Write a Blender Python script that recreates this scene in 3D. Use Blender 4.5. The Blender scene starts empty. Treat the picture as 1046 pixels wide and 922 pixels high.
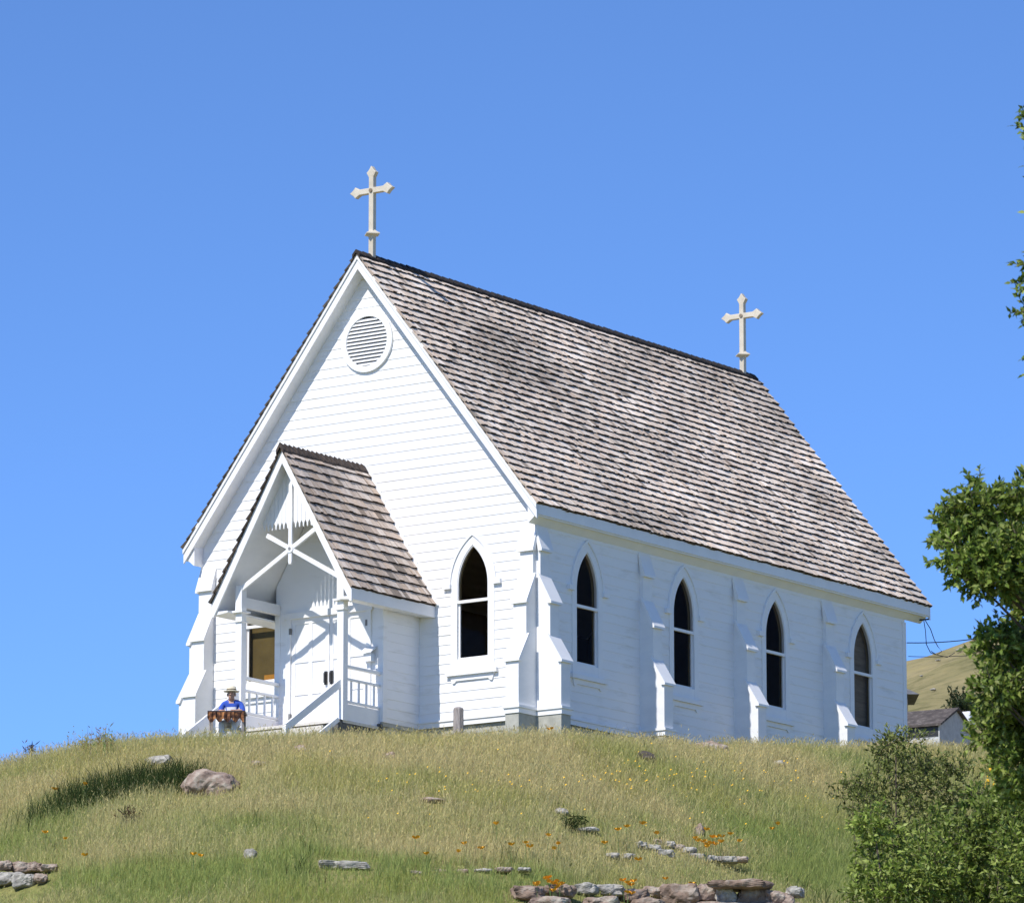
import bpy, bmesh, math, random
import numpy as np
from mathutils import Vector, Matrix, noise
random.seed(7); rng = np.random.default_rng(7)
S = bpy.context.scene
COL = S.collection
R = math.radians

# ------------------------------------------------------------------ camera geometry (metres; z = 0 is the sill line of the church)
CAM = np.array([74.544, -93.408, -17.108]); YAW = R(35.313); PITCH = R(11.228); FPX = 5592.1   # focal length in pixels of a 1046 px wide picture
FWD = np.array([-math.sin(YAW)*math.cos(PITCH), math.cos(YAW)*math.cos(PITCH), math.sin(PITCH)])
RGT = np.array([math.cos(YAW), math.sin(YAW), 0.0]); UPV = np.cross(RGT, FWD)
FH = np.array([-math.sin(YAW), math.cos(YAW)]); RH = np.array([math.cos(YAW), math.sin(YAW)])
D0 = float(np.dot(np.array([4.5, 0.0]) - CAM[:2], FH))            # distance to the church's porch axis

def st_of(x, y):
    dx, dy = x-CAM[0], y-CAM[1]
    return dx*RH[0]+dy*RH[1], D0-(dx*FH[0]+dy*FH[1])
def xy_of(s, t):
    d = D0-t
    return CAM[0]+d*FH[0]+s*RH[0], CAM[1]+d*FH[1]+s*RH[1]
def ray(u, v):
    d = FWD*FPX + RGT*(u-523) + UPV*(461-v)
    return d/np.linalg.norm(d)
def at(u, v, dist):                                               # the point seen at u, v at a horizontal distance
    d = ray(u, v); k = dist/math.hypot(d[0], d[1])
    return CAM + d*k

# ------------------------------------------------------------------ terrain
CU  = np.array([-600,-200, 0, 60, 120, 172, 237, 330, 520, 600, 700, 800, 900, 930, 1046, 1300, 1800.])
CV  = np.array([ 872, 821,794,778, 768, 763, 762, 760, 761, 762, 768, 772, 772, 768, 775, 791, 838.])
TU  = np.array([-600,-200, 0, 172, 300, 450, 550, 700, 800, 930, 1046, 1300, 1800.])
TC  = np.array([ 1.0, 3.0,3.5, 5.5, 6.2, 6.0, 5.0, 1.5,-1.0,-4.5,-6.0, -8.0,-10.])
_N = rng.random((64, 64))
def vnoise(x, y):
    x = np.asarray(x, float); y = np.asarray(y, float)
    xi = np.floor(x).astype(int); yi = np.floor(y).astype(int); fx = x-xi; fy = y-yi
    fx = fx*fx*(3-2*fx); fy = fy*fy*(3-2*fy)
    a = _N[xi % 64, yi % 64]; b = _N[(xi+1) % 64, yi % 64]; c = _N[xi % 64, (yi+1) % 64]; d = _N[(xi+1) % 64, (yi+1) % 64]
    return (a*(1-fx)+b*fx)*(1-fy) + (c*(1-fx)+d*fx)*fy
def fbm(x, y, o=4):
    r = 0; a = .5
    for i in range(o):
        r = r + a*vnoise(x*2**i+13.7*i, y*2**i+5.1*i); a *= .5
    return r
QI = np.linspace(0, 140, 1401)
def _slope(q):
    up = np.clip(q/4.5, 0, 1); s_ = .13 + .29*up*up*(3-2*up)
    dn = np.clip((q-38)/16, 0, 1); return s_*(1-dn*dn*(3-2*dn))
GI = np.concatenate([[0], np.cumsum((_slope(QI[1:])+_slope(QI[:-1]))*.5*.1)])
GI = GI + np.clip((QI-46)/55, 0, 1)*0
def ground(x, y):
    x = np.asarray(x, float); y = np.asarray(y, float)
    s, t = st_of(x, y)
    u = 523 + s*48.2
    tc = np.interp(u, TU, TC); v = np.interp(u, CU, CV)
    e = PITCH - np.arctan((v-461)/FPX)
    zc = CAM[2] + (D0-tc)*np.tan(e)
    q = t - tc
    g = np.interp(np.clip(q, 0, 140), QI, GI)
    back = np.minimum(-q, 0)*0
    b = np.clip(-q, 0, None)
    back = .08*np.minimum(b, 5) + .01*np.clip(b-5, 0, 12) - .09*np.clip(b-22, 0, 160)
    z = zc + np.where(q > 0, -g, back)
    z = z + np.where(q > 0, 1, .3)*(fbm(x*.35, y*.35, 3)-.44)*.35*np.clip((q+2)/4, .15, 1)
    return np.maximum(z, -18.9 + .4*fbm(x*.05, y*.05, 2)) 
def gz(x, y): return float(ground(x, y))
def hit(u, v):
    d = ray(u, v); h = math.hypot(d[0], d[1])
    for k in np.arange(80, 128, .05):
        p = CAM + d*(k/h)
        if gz(p[0], p[1]) >= p[2]: return p
    return CAM + d*(118/h)

# ------------------------------------------------------------------ materials
def mat(name):
    m = bpy.data.materials.new(name); m.use_nodes = True
    nt = m.node_tree; nt.nodes.clear()
    out = nt.nodes.new('ShaderNodeOutputMaterial')
    return m, nt, out
def N(nt, t, **kw):
    n = nt.nodes.new(t)
    for k, v in kw.items():
        if k in n.inputs: n.inputs[k].default_value = v
        else: setattr(n, k, v)
    return n
def ramp(nt, stops):
    r = nt.nodes.new('ShaderNodeValToRGB'); cr = r.color_ramp
    while len(cr.elements) < len(stops): cr.elements.new(.5)
    for e, (p, c) in zip(cr.elements, stops): e.position = p; e.color = (*c, 1)
    return r
def noisy(name, c1, c2, scale=5, rough=.6, detail=5, stretch=(1,1,1), bump=0, c3=None, spec=.4, lo=.35, hi=.65):
    m, nt, out = mat(name)
    tc = N(nt, 'ShaderNodeTexCoord'); mp = N(nt, 'ShaderNodeMapping'); mp.inputs['Scale'].default_value = stretch
    nz = N(nt, 'ShaderNodeTexNoise', Scale=scale, Detail=detail, Roughness=.6)
    st = [(lo, c1), (hi, c2)] if c3 is None else [(lo, c1), ((lo+hi)/2, c2), (hi, c3)]
    rp = ramp(nt, st); b = N(nt, 'ShaderNodeBsdfPrincipled', Roughness=rough); b.inputs['Specular IOR Level'].default_value = spec
    L = nt.links.new
    L(tc.outputs['Object'], mp.inputs[0]); L(mp.outputs[0], nz.inputs['Vector']); L(nz.outputs[0], rp.inputs[0]); L(rp.outputs[0], b.inputs['Base Color'])
    if bump:
        bp = N(nt, 'ShaderNodeBump', Strength=bump, Distance=.05); L(nz.outputs[0], bp.inputs['Height']); L(bp.outputs[0], b.inputs['Normal'])
    L(b.outputs[0], out.inputs[0])
    return m
def colattr(name, rough=.8, noise_amt=.35, scale=30, stretch=(1,1,1), transl=0, gloss=.2):
    m, nt, out = mat(name); L = nt.links.new
    a = N(nt, 'ShaderNodeAttribute', attribute_name='col')
    b = N(nt, 'ShaderNodeBsdfPrincipled', Roughness=rough); b.inputs['Specular IOR Level'].default_value = gloss
    c = a.outputs['Color']
    if noise_amt:
        tc = N(nt, 'ShaderNodeTexCoord'); mp = N(nt, 'ShaderNodeMapping'); mp.inputs['Scale'].default_value = stretch
        nz = N(nt, 'ShaderNodeTexNoise', Scale=scale, Detail=6, Roughness=.65)
        rp = ramp(nt, [(.3, (1-noise_amt,)*3), (.7, (1+noise_amt,)*3)])
        mx = N(nt, 'ShaderNodeMix', data_type='RGBA', blend_type='MULTIPLY'); mx.inputs[0].default_value = 1
        L(tc.outputs['Object'], mp.inputs[0]); L(mp.outputs[0], nz.inputs['Vector']); L(nz.outputs[0], rp.inputs[0])
        L(c, mx.inputs[6]); L(rp.outputs[0], mx.inputs[7]); c = mx.outputs[2]
    L(c, b.inputs['Base Color'])
    if transl:
        tr = N(nt, 'ShaderNodeBsdfTranslucent'); L(c, tr.inputs[0]); ms = N(nt, 'ShaderNodeMixShader'); ms.inputs[0].default_value = transl
        L(b.outputs[0], ms.inputs[1]); L(tr.outputs[0], ms.inputs[2]); L(ms.outputs[0], out.inputs[0])
    else: L(b.outputs[0], out.inputs[0])
    return m
def glass_mat():
    m, nt, out = mat('window_glass'); L = nt.links.new
    t = N(nt, 'ShaderNodeBsdfTransparent'); t.inputs[0].default_value = (.80, .76, .70, 1)
    g = N(nt, 'ShaderNodeBsdfGlossy', Roughness=.02); 
    ms = N(nt, 'ShaderNodeMixShader'); ms.inputs[0].default_value = .007; L(t.outputs[0], ms.inputs[1]); L(g.outputs[0], ms.inputs[2]); L(ms.outputs[0], out.inputs[0])
    return m
M = {}
M['white'] = noisy('white_paint', (.76,.765,.77), (.84,.84,.835), 1.3, .5, 6, (1,1,2.5), 0)
M['siding'] = noisy('white_siding_paint', (.68,.67,.64), (.84,.84,.84), 1.1, .55, 9, (1,1,5), 0, lo=.22, hi=.45)
M['trim'] = noisy('white_trim_paint', (.80,.80,.80), (.85,.85,.845), 2, .45, 4)
M['inside'] = noisy('aged_plaster', (.36,.27,.13), (.46,.36,.19), 1.5, .8)
M['floor'] = noisy('orange_wood', (.42,.20,.06), (.55,.27,.08), 2, .5, 5, (8,1,1))
M['ceiling'] = noisy('dark_boards', (.22,.10,.055), (.30,.14,.075), 2, .6, 5, (1,8,1))
M['glass'] = glass_mat()
M['shake'] = colattr('weathered_shakes', .9, .30, 9, (1.2, 9, 1.2), 0, .15)
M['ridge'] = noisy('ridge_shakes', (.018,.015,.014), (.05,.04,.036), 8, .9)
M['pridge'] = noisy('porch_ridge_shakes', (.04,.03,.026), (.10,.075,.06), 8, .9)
M['concrete'] = noisy('pale_concrete', (.33,.33,.285), (.47,.465,.41), 4, .9, 6, bump=.2)
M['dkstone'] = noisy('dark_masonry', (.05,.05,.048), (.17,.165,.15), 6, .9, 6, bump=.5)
M['deck'] = noisy('pale_deck_boards', (.55,.52,.46), (.68,.65,.59), 4, .8, 6, (1,6,1))
M['cross'] = noisy('cream_paint', (.52,.46,.36), (.64,.58,.47), 4, .5)
M['crossdk'] = noisy('cross_boss', (.20,.15,.10), (.30,.24,.17), 6, .5)
M['black'] = noisy('black_iron', (.02,.02,.02), (.04,.04,.04), 6, .5)
M['grey'] = noisy('grey_block', (.16,.16,.16), (.26,.26,.26), 6, .8)
M['red'] = noisy('red_brick_step', (.38,.16,.12), (.48,.24,.18), 8, .9)
M['shade'] = noisy('window_blind', (.20,.17,.14), (.27,.235,.20), 2, .9, 4, (1,1,6))
M['ochre'] = noisy('ochre_lit_room', (.12,.095,.035), (.17,.135,.05), 1.5, .9)
M['sunlit_wood'] = noisy('sunlit_orange_wood', (.45,.22,.03), (.55,.28,.05), 3, .8)
M['wood'] = noisy('weathered_wood', (.22,.19,.18), (.42,.38,.36), 5, .95, 7, (9,9,1), .4)
M['rock'] = noisy('lichen_rock', (.12,.085,.07), (.32,.24,.19), 5, .95, 9, bump=.8, c3=(.50,.46,.38), lo=.30, hi=.72)
M['rockgrey'] = noisy('grey_rock', (.14,.13,.12), (.34,.32,.28), 6, .95, 9, bump=.8, c3=(.52,.50,.44), lo=.28, hi=.72)
M['rockdk'] = noisy('dark_rock', (.05,.042,.036), (.13,.11,.095), 6, .95, 8, bump=.8)
M['rockbr'] = noisy('brown_rock', (.11,.078,.058), (.25,.18,.135), 4, .95, 9, bump=.8, c3=(.42,.37,.31), lo=.28, hi=.74)
M['bark'] = noisy('bark', (.05,.04,.03), (.14,.11,.085), 6, .95, 7, (4,4,1), .5)
M['leaf'] = colattr('leaf', .5, 0, 1, transl=.32, gloss=.3)
M['grass'] = colattr('grass_blade', .75, 0, 1, transl=.46, gloss=.08)
M['poppy'] = noisy('orange_petal', (.85,.36,.015), (.95,.48,.03), 5, .6)
M['stem'] = noisy('green_stem', (.08,.15,.04), (.13,.21,.06), 5, .7)
M['wire'] = noisy('wire', (.015,.015,.018), (.03,.03,.035), 5, .6)
M['blue'] = noisy('blue_cotton', (.035,.085,.42), (.05,.12,.52), 12, .9)
M['cotton'] = noisy('white_cotton', (.70,.70,.74), (.80,.80,.82), 12, .9)
M['skin'] = noisy('skin', (.50,.29,.20), (.58,.35,.25), 12, .6)
M['straw'] = noisy('pale_straw', (.62,.56,.42), (.74,.68,.52), 25, .9)
M['hair'] = noisy('grey_hair', (.20,.18,.16), (.34,.31,.28), 25, .8)
M['band'] = noisy('hat_band', (.10,.08,.05), (.15,.12,.08), 10, .8)
M['dkwood'] = noisy('dark_table_top', (.03,.018,.015), (.06,.035,.03), 5, .5)
M['cloth'] = noisy('patterned_cloth', (.035,.015,.010), (.17,.07,.03), 9, .9, 2, c3=(.48,.22,.08), lo=.40, hi=.68)
M['wroof'] = noisy('old_shed_roof', (.04,.034,.032), (.095,.08,.072), 3, .95, 8, c3=(.26,.23,.21), lo=.3, hi=.8)
M['shedwall'] = noisy('pale_shed_wall', (.42,.42,.41), (.54,.54,.53), 3, .9)
M['greyroof'] = noisy('grey_roof', (.10,.105,.115), (.16,.165,.175), 3, .9)
M['yellow'] = noisy('yellow_flower', (.75,.42,.02), (.85,.52,.04), 5, .7)

def ground_mat(name, far=False):
    m, nt, out = mat(name); L = nt.links.new
    tc = N(nt, 'ShaderNodeTexCoord')
    n1 = N(nt, 'ShaderNodeTexNoise', Scale=.03 if far else .22, Detail=6, Roughness=.6); n2 = N(nt, 'ShaderNodeTexNoise', Scale=.35 if far else 7, Detail=8, Roughness=.75)
    L(tc.outputs['Object'], n1.inputs['Vector']); L(tc.outputs['Object'], n2.inputs['Vector'])
    if far:
        r1 = ramp(nt, [(.36, (.165,.16,.068)), (.5, (.28,.24,.12)), (.66, (.345,.285,.165))]); r2 = ramp(nt, [(.30, (.35,.42,.32)), (.50, (1.0,1.0,1.0)), (.8, (1.35,1.3,1.2))])
    else:
        r1 = ramp(nt, [(.36, (.19,.22,.06)), (.5, (.29,.285,.11)), (.64, (.37,.33,.16))]); r2 = ramp(nt, [(.3, (.45,.45,.45)), (.7, (1.35,1.3,1.25))])
    mx = N(nt, 'ShaderNodeMix', data_type='RGBA', blend_type='MULTIPLY'); mx.inputs[0].default_value = 1
    b = N(nt, 'ShaderNodeBsdfPrincipled', Roughness=.95); b.inputs['Specular IOR Level'].default_value = .1
    L(n1.outputs[0], r1.inputs[0]); L(n2.outputs[0], r2.inputs[0]); L(r1.outputs[0], mx.inputs[6]); L(r2.outputs[0], mx.inputs[7]); L(mx.outputs[2], b.inputs['Base Color']); L(b.outputs[0], out.inputs[0])
    bp = N(nt, 'ShaderNodeBump', Strength=.6, Distance=.6 if far else .15); L(n2.outputs[0], bp.inputs['Height']); L(bp.outputs[0], b.inputs['Normal'])
    return m
M['ground'] = ground_mat('hillside_soil_and_grass'); M['hill'] = ground_mat('dry_hill_grass', True)

# ------------------------------------------------------------------ mesh helpers
WORLD = {}                                                         # object name -> world position of its origin (no rotation)
class MB:
    def __init__(s): s.v = []; s.f = []; s.m = []; s.c = []
    def add(s, vs, fs, mi=0, col=None):
        o = len(s.v); s.v.extend([tuple(p) for p in vs]); s.f.extend([tuple(i+o for i in f) for f in fs]); s.m.extend([mi]*len(fs))
        if col is not None: s.c.extend([col]*len(vs))
        return s
    def box(s, x0, x1, y0, y1, z0, z1, mi=0):
        v = [(x,y,z) for x in (x0,x1) for y in (y0,y1) for z in (z0,z1)]
        return s.add(v, [(0,1,3,2),(4,6,7,5),(0,4,5,1),(2,3,7,6),(0,2,6,4),(1,5,7,3)], mi)
    def prism(s, poly, a, b, axis='y', mi=0):                       # poly in the plane across the axis: y -> (x,z), x -> (y,z), z -> (x,y)
        f = {'y': lambda p,k: (p[0],k,p[1]), 'x': lambda p,k: (k,p[0],p[1]), 'z': lambda p,k: (p[0],p[1],k)}[axis]
        n = len(poly); v = [f(p,a) for p in poly]+[f(p,b) for p in poly]
        return s.add(v, [tuple(range(n))[::-1], tuple(range(n,2*n))]+[(i,(i+1)%n,n+(i+1)%n,n+i) for i in range(n)], mi)
    def bar(s, p, q, w, h=None, up=(0,0,1), mi=0):
        p = Vector(p); q = Vector(q); d = (q-p).normalized(); h = h or w
        a = d.cross(Vector(up));
        if a.length < 1e-4: a = d.cross(Vector((0,1,0)))
        a.normalize(); b = a.cross(d)
        v = [c+a*(w/2*i)+b*(h/2*j) for c in (p,q) for i,j in ((-1,-1),(1,-1),(1,1),(-1,1))]
        return s.add(v, [(3,2,1,0),(4,5,6,7),(0,1,5,4),(1,2,6,5),(2,3,7,6),(3,0,4,7)], mi)
    def tube(s, pts, rad, n=8, mi=0, cap=True):
        pts = [Vector(p) for p in pts]; rad = rad if hasattr(rad,'__len__') else [rad]*len(pts); vs = []; fs = []
        for i, p in enumerate(pts):
            d = (pts[min(i+1,len(pts)-1)]-pts[max(i-1,0)]).normalized(); a = d.cross(Vector((0,0,1)))
            if a.length < .05: a = d.cross(Vector((0,1,0)))
            a.normalize(); b = a.cross(d)
            vs += [p+(a*math.cos(2*math.pi*k/n)+b*math.sin(2*math.pi*k/n))*rad[i] for k in range(n)]
        for i in range(len(pts)-1):
            for k in range(n): fs.append((i*n+k, i*n+(k+1)%n, (i+1)*n+(k+1)%n, (i+1)*n+k))
        if cap: fs += [tuple(range(n))[::-1], tuple(range((len(pts)-1)*n, len(pts)*n))]
        return s.add(vs, fs, mi)
    def lathe(s, prof, c, n=16, mi=0):
        vs = [(c[0]+r*math.cos(2*math.pi*k/n), c[1]+r*math.sin(2*math.pi*k/n), c[2]+z) for r,z in prof for k in range(n)]
        fs = [(i*n+k, i*n+(k+1)%n, (i+1)*n+(k+1)%n, (i+1)*n+k) for i in range(len(prof)-1) for k in range(n)]
        return s.add(vs, fs+[tuple(range(n))[::-1], tuple(range((len(prof)-1)*n, len(prof)*n))], mi)
    def build(s, name, m, parent=None, loc=None, smooth=False, bevel=0):
        me = bpy.data.meshes.new(name); o = bpy.data.objects.new(name, me); COL.objects.link(o)
        pw = WORLD.get(parent.name, Vector((0,0,0))) if parent else Vector((0,0,0))
        loc = Vector(loc) if loc is not None else (pw.copy() if parent else Vector((0,0,0)))
        me.from_pydata([tuple(Vector(p)-loc) for p in s.v], [], s.f)
        for x in (m if isinstance(m, (list,tuple)) else [m]): me.materials.append(x)
        me.polygons.foreach_set('material_index', s.m)
        if s.c:
            ca = me.color_attributes.new('col', 'FLOAT_COLOR', 'POINT'); ca.data.foreach_set('color', np.array([(*c,1) for c in s.c], dtype=np.float32).ravel())
        bm = bmesh.new(); bm.from_mesh(me); bmesh.ops.recalc_face_normals(bm, faces=bm.faces); bm.to_mesh(me); bm.free()
        if smooth: me.polygons.foreach_set('use_smooth', [True]*len(me.polygons))
        me.update()
        if parent: o.parent = parent
        o.location = loc-pw; WORLD[o.name] = loc
        if bevel:
            b = o.modifiers.new('bevel', 'BEVEL'); b.width = bevel; b.segments = 2; b.limit_method = 'ANGLE'
        return o
def fast_mesh(name, V, F_list, m, cols=None, parent=None, loc=(0,0,0), smooth=False):
    """V (n,3) array, F_list: list of (k,m) index arrays with constant m."""
    me = bpy.data.meshes.new(name); pos = np.asarray(V, np.float32) - np.asarray(loc, np.float32)
    me.vertices.add(len(pos)); me.vertices.foreach_set('co', pos.ravel())
    idx = np.concatenate([f.ravel() for f in F_list]).astype(np.int32); cnt = np.concatenate([np.full(len(f), f.shape[1]) for f in F_list]).astype(np.int32)
    me.loops.add(len(idx)); me.loops.foreach_set('vertex_index', idx)
    me.polygons.add(len(cnt)); st = np.concatenate([[0], np.cumsum(cnt)[:-1]]).astype(np.int32)
    me.polygons.foreach_set('loop_start', st); me.polygons.foreach_set('loop_total', cnt)
    if cols is not None:
        ca = me.color_attributes.new('col', 'FLOAT_COLOR', 'POINT'); c4 = np.ones((len(pos),4), np.float32); c4[:,:3] = cols; ca.data.foreach_set('color', c4.ravel())
    me.materials.append(m); me.update(calc_edges=True); me.validate()
    if smooth: me.polygons.foreach_set('use_smooth', [True]*len(me.polygons))
    o = bpy.data.objects.new(name, me); COL.objects.link(o)
    pw = WORLD.get(parent.name, Vector((0,0,0))) if parent else Vector((0,0,0))
    if parent: o.parent = parent
    o.location = Vector(loc)-pw; WORLD[o.name] = Vector(loc)
    return o
def thing(name, label, cat, loc, group=None):
    o = bpy.data.objects.new(name, None); COL.objects.link(o); o.location = loc; o.empty_display_size = .3
    WORLD[o.name] = Vector(loc); return tag(o, label, cat, group)
def tag(o, label, cat, group=None):
    o['label'] = label; o['category'] = cat
    if group: o['group'] = group
    return o
def structure(o): o['kind'] = 'structure'; return o
def copy_tree(o, parent, loc=None, rotz=None):
    c = o.copy(); COL.objects.link(c); c.parent = parent
    if loc is not None: c.location = loc
    if rotz is not None: c.rotation_euler = (0,0,rotz)
    for ch in list(o.children): copy_tree(ch, c)
    return c

# ------------------------------------------------------------------ ground sheet and far hill
def axis(fine0, fine1, step, far, mult=1.35):
    a = list(np.arange(fine0, fine1+.001, step)); st_ = step; x = a[-1]
    while x < far: st_ *= mult; x += st_; a.append(x)
    st_ = step; x = a[0]; b = []
    while x > -far: st_ *= mult; x -= st_; b.append(x)
    return np.array(b[::-1]+a)
sa = axis(-24, 24, .4, 3000); ta = axis(-24, 40, .4, 3200)
SS, TT = np.meshgrid(sa, ta); X, Y = xy_of(SS, TT); Z = ground(X, Y)
V = np.stack([X.ravel(), Y.ravel(), Z.ravel()], 1); n, k = SS.shape
I = np.arange(n*k).reshape(n, k)
F = np.stack([I[:-1,:-1].ravel(), I[1:,:-1].ravel(), I[1:,1:].ravel(), I[:-1,1:].ravel()], 1)
structure(fast_mesh('ground', V, [F], M['ground'], smooth=True))
def hillz(s, d):
    c = np.interp(d, [60, 200, 300, 420, 520, 800], [-16, 7, 24.6, 50.2, 52, 10])
    z = c + .33*(np.minimum(s, 75)-31)*np.clip((d-200)/200, 0, 1.2) + (fbm(s*.05+3, d*.05, 4)-.47)*4*np.clip((d-250)/100, 0, 1)
    z = z - .012*np.clip(60-s-60, 0, None)**2*.2 - np.clip(-s-10, 0, None)*.25
    return z
sh = np.arange(-160, 200, 4.); dh = np.arange(135, 760, 5.)
SS, DD = np.meshgrid(sh, dh); X, Y = xy_of(SS, D0-DD); Z = hillz(SS, DD)
V = np.stack([X.ravel(), Y.ravel(), Z.ravel()], 1); n, k = SS.shape; I = np.arange(n*k).reshape(n, k)
F = np.stack([I[:-1,:-1].ravel(), I[:-1,1:].ravel(), I[1:,1:].ravel(), I[1:,:-1].ravel()], 1)
structure(fast_mesh('hill', V, [F], M['hill'], smooth=True))

# ------------------------------------------------------------------ church
W, LEN, XC = 9.0, 14.99, 4.5
ZR, KS, OV = 10.43, 1.266, .27                                    # ridge, roof slope, side overhang
church = thing('church', 'white wooden church with steep grey shake roof and two cream crosses on the grassy hilltop', 'church', (XC, 7.5, -.6))
CH = church
def roofz(x): return ZR - KS*abs(x-XC)

AW = .405; RISE = .85; RAD = (AW*AW+RISE*RISE)/(2*AW); SPR = 2.80; BOT = 1.19; RAIL = 2.44; TIP = SPR+RISE
def arch_half(z, off=0):
    if z <= SPR: return AW+off
    r = RAD+off; d = r*r-(z-SPR)**2
    return max(0.0, (AW-RAD)+math.sqrt(d)) if d > 0 else 0.0
def arch_outline(off, bottom, n=12, spring=None):
    r = RAD+off; c = AW-RAD; tip = math.sqrt(max(r*r-c*c, 0)); a0 = math.atan2(tip, -c)
    rt = [(AW+off, bottom)]+[(c+r*math.cos(a0*i/n), SPR+r*math.sin(a0*i/n)) for i in range(n+1)]
    return [(x,z) for x,z in rt]+[(-x,z) for x,z in rt[-2::-1]]
FZ = .055                                                         # the front windows sit a little higher
def holes_front(z):
    h = arch_half(z-FZ, .02) if BOT-.05 < z-FZ < TIP+.05 else 0
    return [(1.64-h, 1.64+h), (7.36-h, 7.36+h)] if h > 0 else []
SWIN = [1.887+3.739*i for i in range(4)]
def holes_side(z):
    h = arch_half(z, .02) if BOT-.05 < z < TIP+.05 else 0
    return [(y-h, y+h) for y in SWIN] if h > 0 else []
def siding(mb, place, zlo, zhi, lim, holes, course=.207, z0=-.257, lap=.013, sub=4, mi=0):
    """lapped boards: place(a, out, z) -> point; lim(z) -> (a0, a1)"""
    def iv(z):
        a0, a1 = lim(z); out = []; cur = a0
        for h0, h1 in sorted(holes(z)):
            if h0 > cur: out.append((cur, min(h0, a1)))
            cur = max(cur, h1)
        if cur < a1: out.append((cur, a1))
        return out
    zc = z0
    while zc < zhi-1e-6:
        for k_ in range(sub):
            za, zb = zc+course*k_/sub, zc+course*(k_+1)/sub
            za, zb = max(za, zlo), min(zb, zhi)
            if zb-za < 1e-4: continue
            A, B = iv(za+1e-4), iv(zb-1e-4)
            if len(A) != len(B): A = B = iv((za+zb)/2)
            oa = lap*(1-(za-zc)/course); ob = lap*(1-(zb-zc)/course)
            for (a0,a1),(b0,b1) in zip(A, B):
                if max(a1-a0, b1-b0) < 1e-3: continue
                mb.add([place(a0,oa,za), place(a1,oa,za), place(b1,ob,zb), place(b0,ob,zb)], [(0,1,2,3)], mi)
                if k_ == 0 and lap: mb.add([place(a0,0,za), place(a1,0,za), place(a1,oa,za), place(a0,oa,za)], [(0,1,2,3)], mi)
        zc += course
def gable_lim(off):
    def f(z):
        h = min(W/2, max(0, (ZR-off-z)/KS)); return (XC-h, XC+h)
    return f
wb = MB()
siding(wb, lambda a,o,z: (a, -o, z), -.15, ZR-.28, gable_lim(.27), holes_front, lap=.0115)
siding(wb, lambda a,o,z: (W+o, a, z), -.15, 4.3, lambda z: (0, LEN), holes_side, lap=.010)
siding(wb, lambda a,o,z: (-o, a, z), -.15, 4.3, lambda z: (0, LEN), lambda z: [])
siding(wb, lambda a,o,z: (a, LEN+o, z), -.15, ZR-.28, gable_lim(.27), lambda z: [])
wall = wb.build('wall', M['siding'], CH)
ib = MB(); d_ = .16
siding(ib, lambda a,o,z: (a, d_, z), 0, 7, gable_lim(.6), holes_front, lap=0)
siding(ib, lambda a,o,z: (W-d_, a, z), 0, 4.3, lambda z: (d_, LEN-d_), holes_side, lap=0)
siding(ib, lambda a,o,z: (d_, a, z), 0, 4.3, lambda z: (d_, LEN-d_), lambda z: [], lap=0, sub=1)
siding(ib, lambda a,o,z: (a, LEN-d_, z), 0, 7, gable_lim(.6), lambda z: [], lap=0, sub=1)
ib.build('inner_wall', M['inside'], CH)
MB().box(d_, W-d_, d_, LEN-d_, -.02, .02).build('floor', M['floor'], CH)
MB().box(1.9, W-1.9, d_, LEN-d_, 6.3, 6.35).build('ceiling', M['ceiling'], CH)
fb = MB().box(.03, W-.03, .03, LEN-.03, -2.2, -.16)
fb.box(.02, W-.02, .015, LEN-.02, -.36, -.30)
fb.build('foundation', M['concrete'], CH)
tb = MB()
tb.box(.33, W-.33, -.045, 0, -.165, -.055); tb.box(.33, W-.33, -.07, 0, -.055, -.02)
tb.box(W, W+.045, .33, LEN+.02, -.165, -.055); tb.box(W, W+.07, .33, LEN+.02, -.055, -.02)
tb.box(W-.11, W+.025, LEN-.11, LEN+.03, -.02, 3.9)              # back corner board
tb.build('water_table', M['trim'], CH)

# --- roof
roof_mb = MB()
def slope_poly(xa, xb, top, bot, sgn):
    return [(XC+sgn*xa, ZR-KS*xa-top), (XC+sgn*xb, ZR-KS*xb-top), (XC+sgn*xb, ZR-KS*xb-bot), (XC+sgn*xa, ZR-KS*xa-bot)]
RY0, RY1 = -.32, LEN+.70
HE = W/2+OV
for sg in (1,-1): roof_mb.prism(slope_poly(0, HE-.03, .05, .345, sg), RY0, RY1)
roof = roof_mb.build('roof', M['white'], CH)
eb = MB()
for sg in (1,-1):
    ze = ZR-KS*HE
    eb.prism([(XC+sg*(HE-.03), ze+.03), (XC+sg*HE, ze-.0), (XC+sg*HE, ze-.27), (XC+sg*(HE-.05), ze-.27), (XC+sg*(W/2+.02), ze-.43), (XC+sg*(W/2+.002), ze-.43), (XC+sg*(W/2+.002), ze+.1)], RY0+.01, RY1-.01).build('eave_fascia', M['trim'], roof) if sg == 1 else \
    MB().prism([(XC+sg*(HE-.03), ze+.03), (XC+sg*HE, ze-.0), (XC+sg*HE, ze-.27), (XC+sg*(HE-.05), ze-.27), (XC+sg*(W/2+.02), ze-.43), (XC+sg*(W/2+.002), ze-.43), (XC+sg*(W/2+.002), ze+.1)], RY0+.01, RY1-.01).build('eave_fascia', M['trim'], roof)
for sg in (1,-1):
    for y0, y1, yc0 in ((RY0-.04, RY0, RY0-.07), (RY1, RY1+.04, RY1+.0)):
        rb = MB().prism(slope_poly(0, HE+.0, .045, .37, sg), y0, y1)
        if y0 < 0: rb.prism(slope_poly(0, HE+.005, .03, .15, sg), y0-.03, y0-.001)
        rb.build('rake_board', M['trim'], roof)
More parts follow.
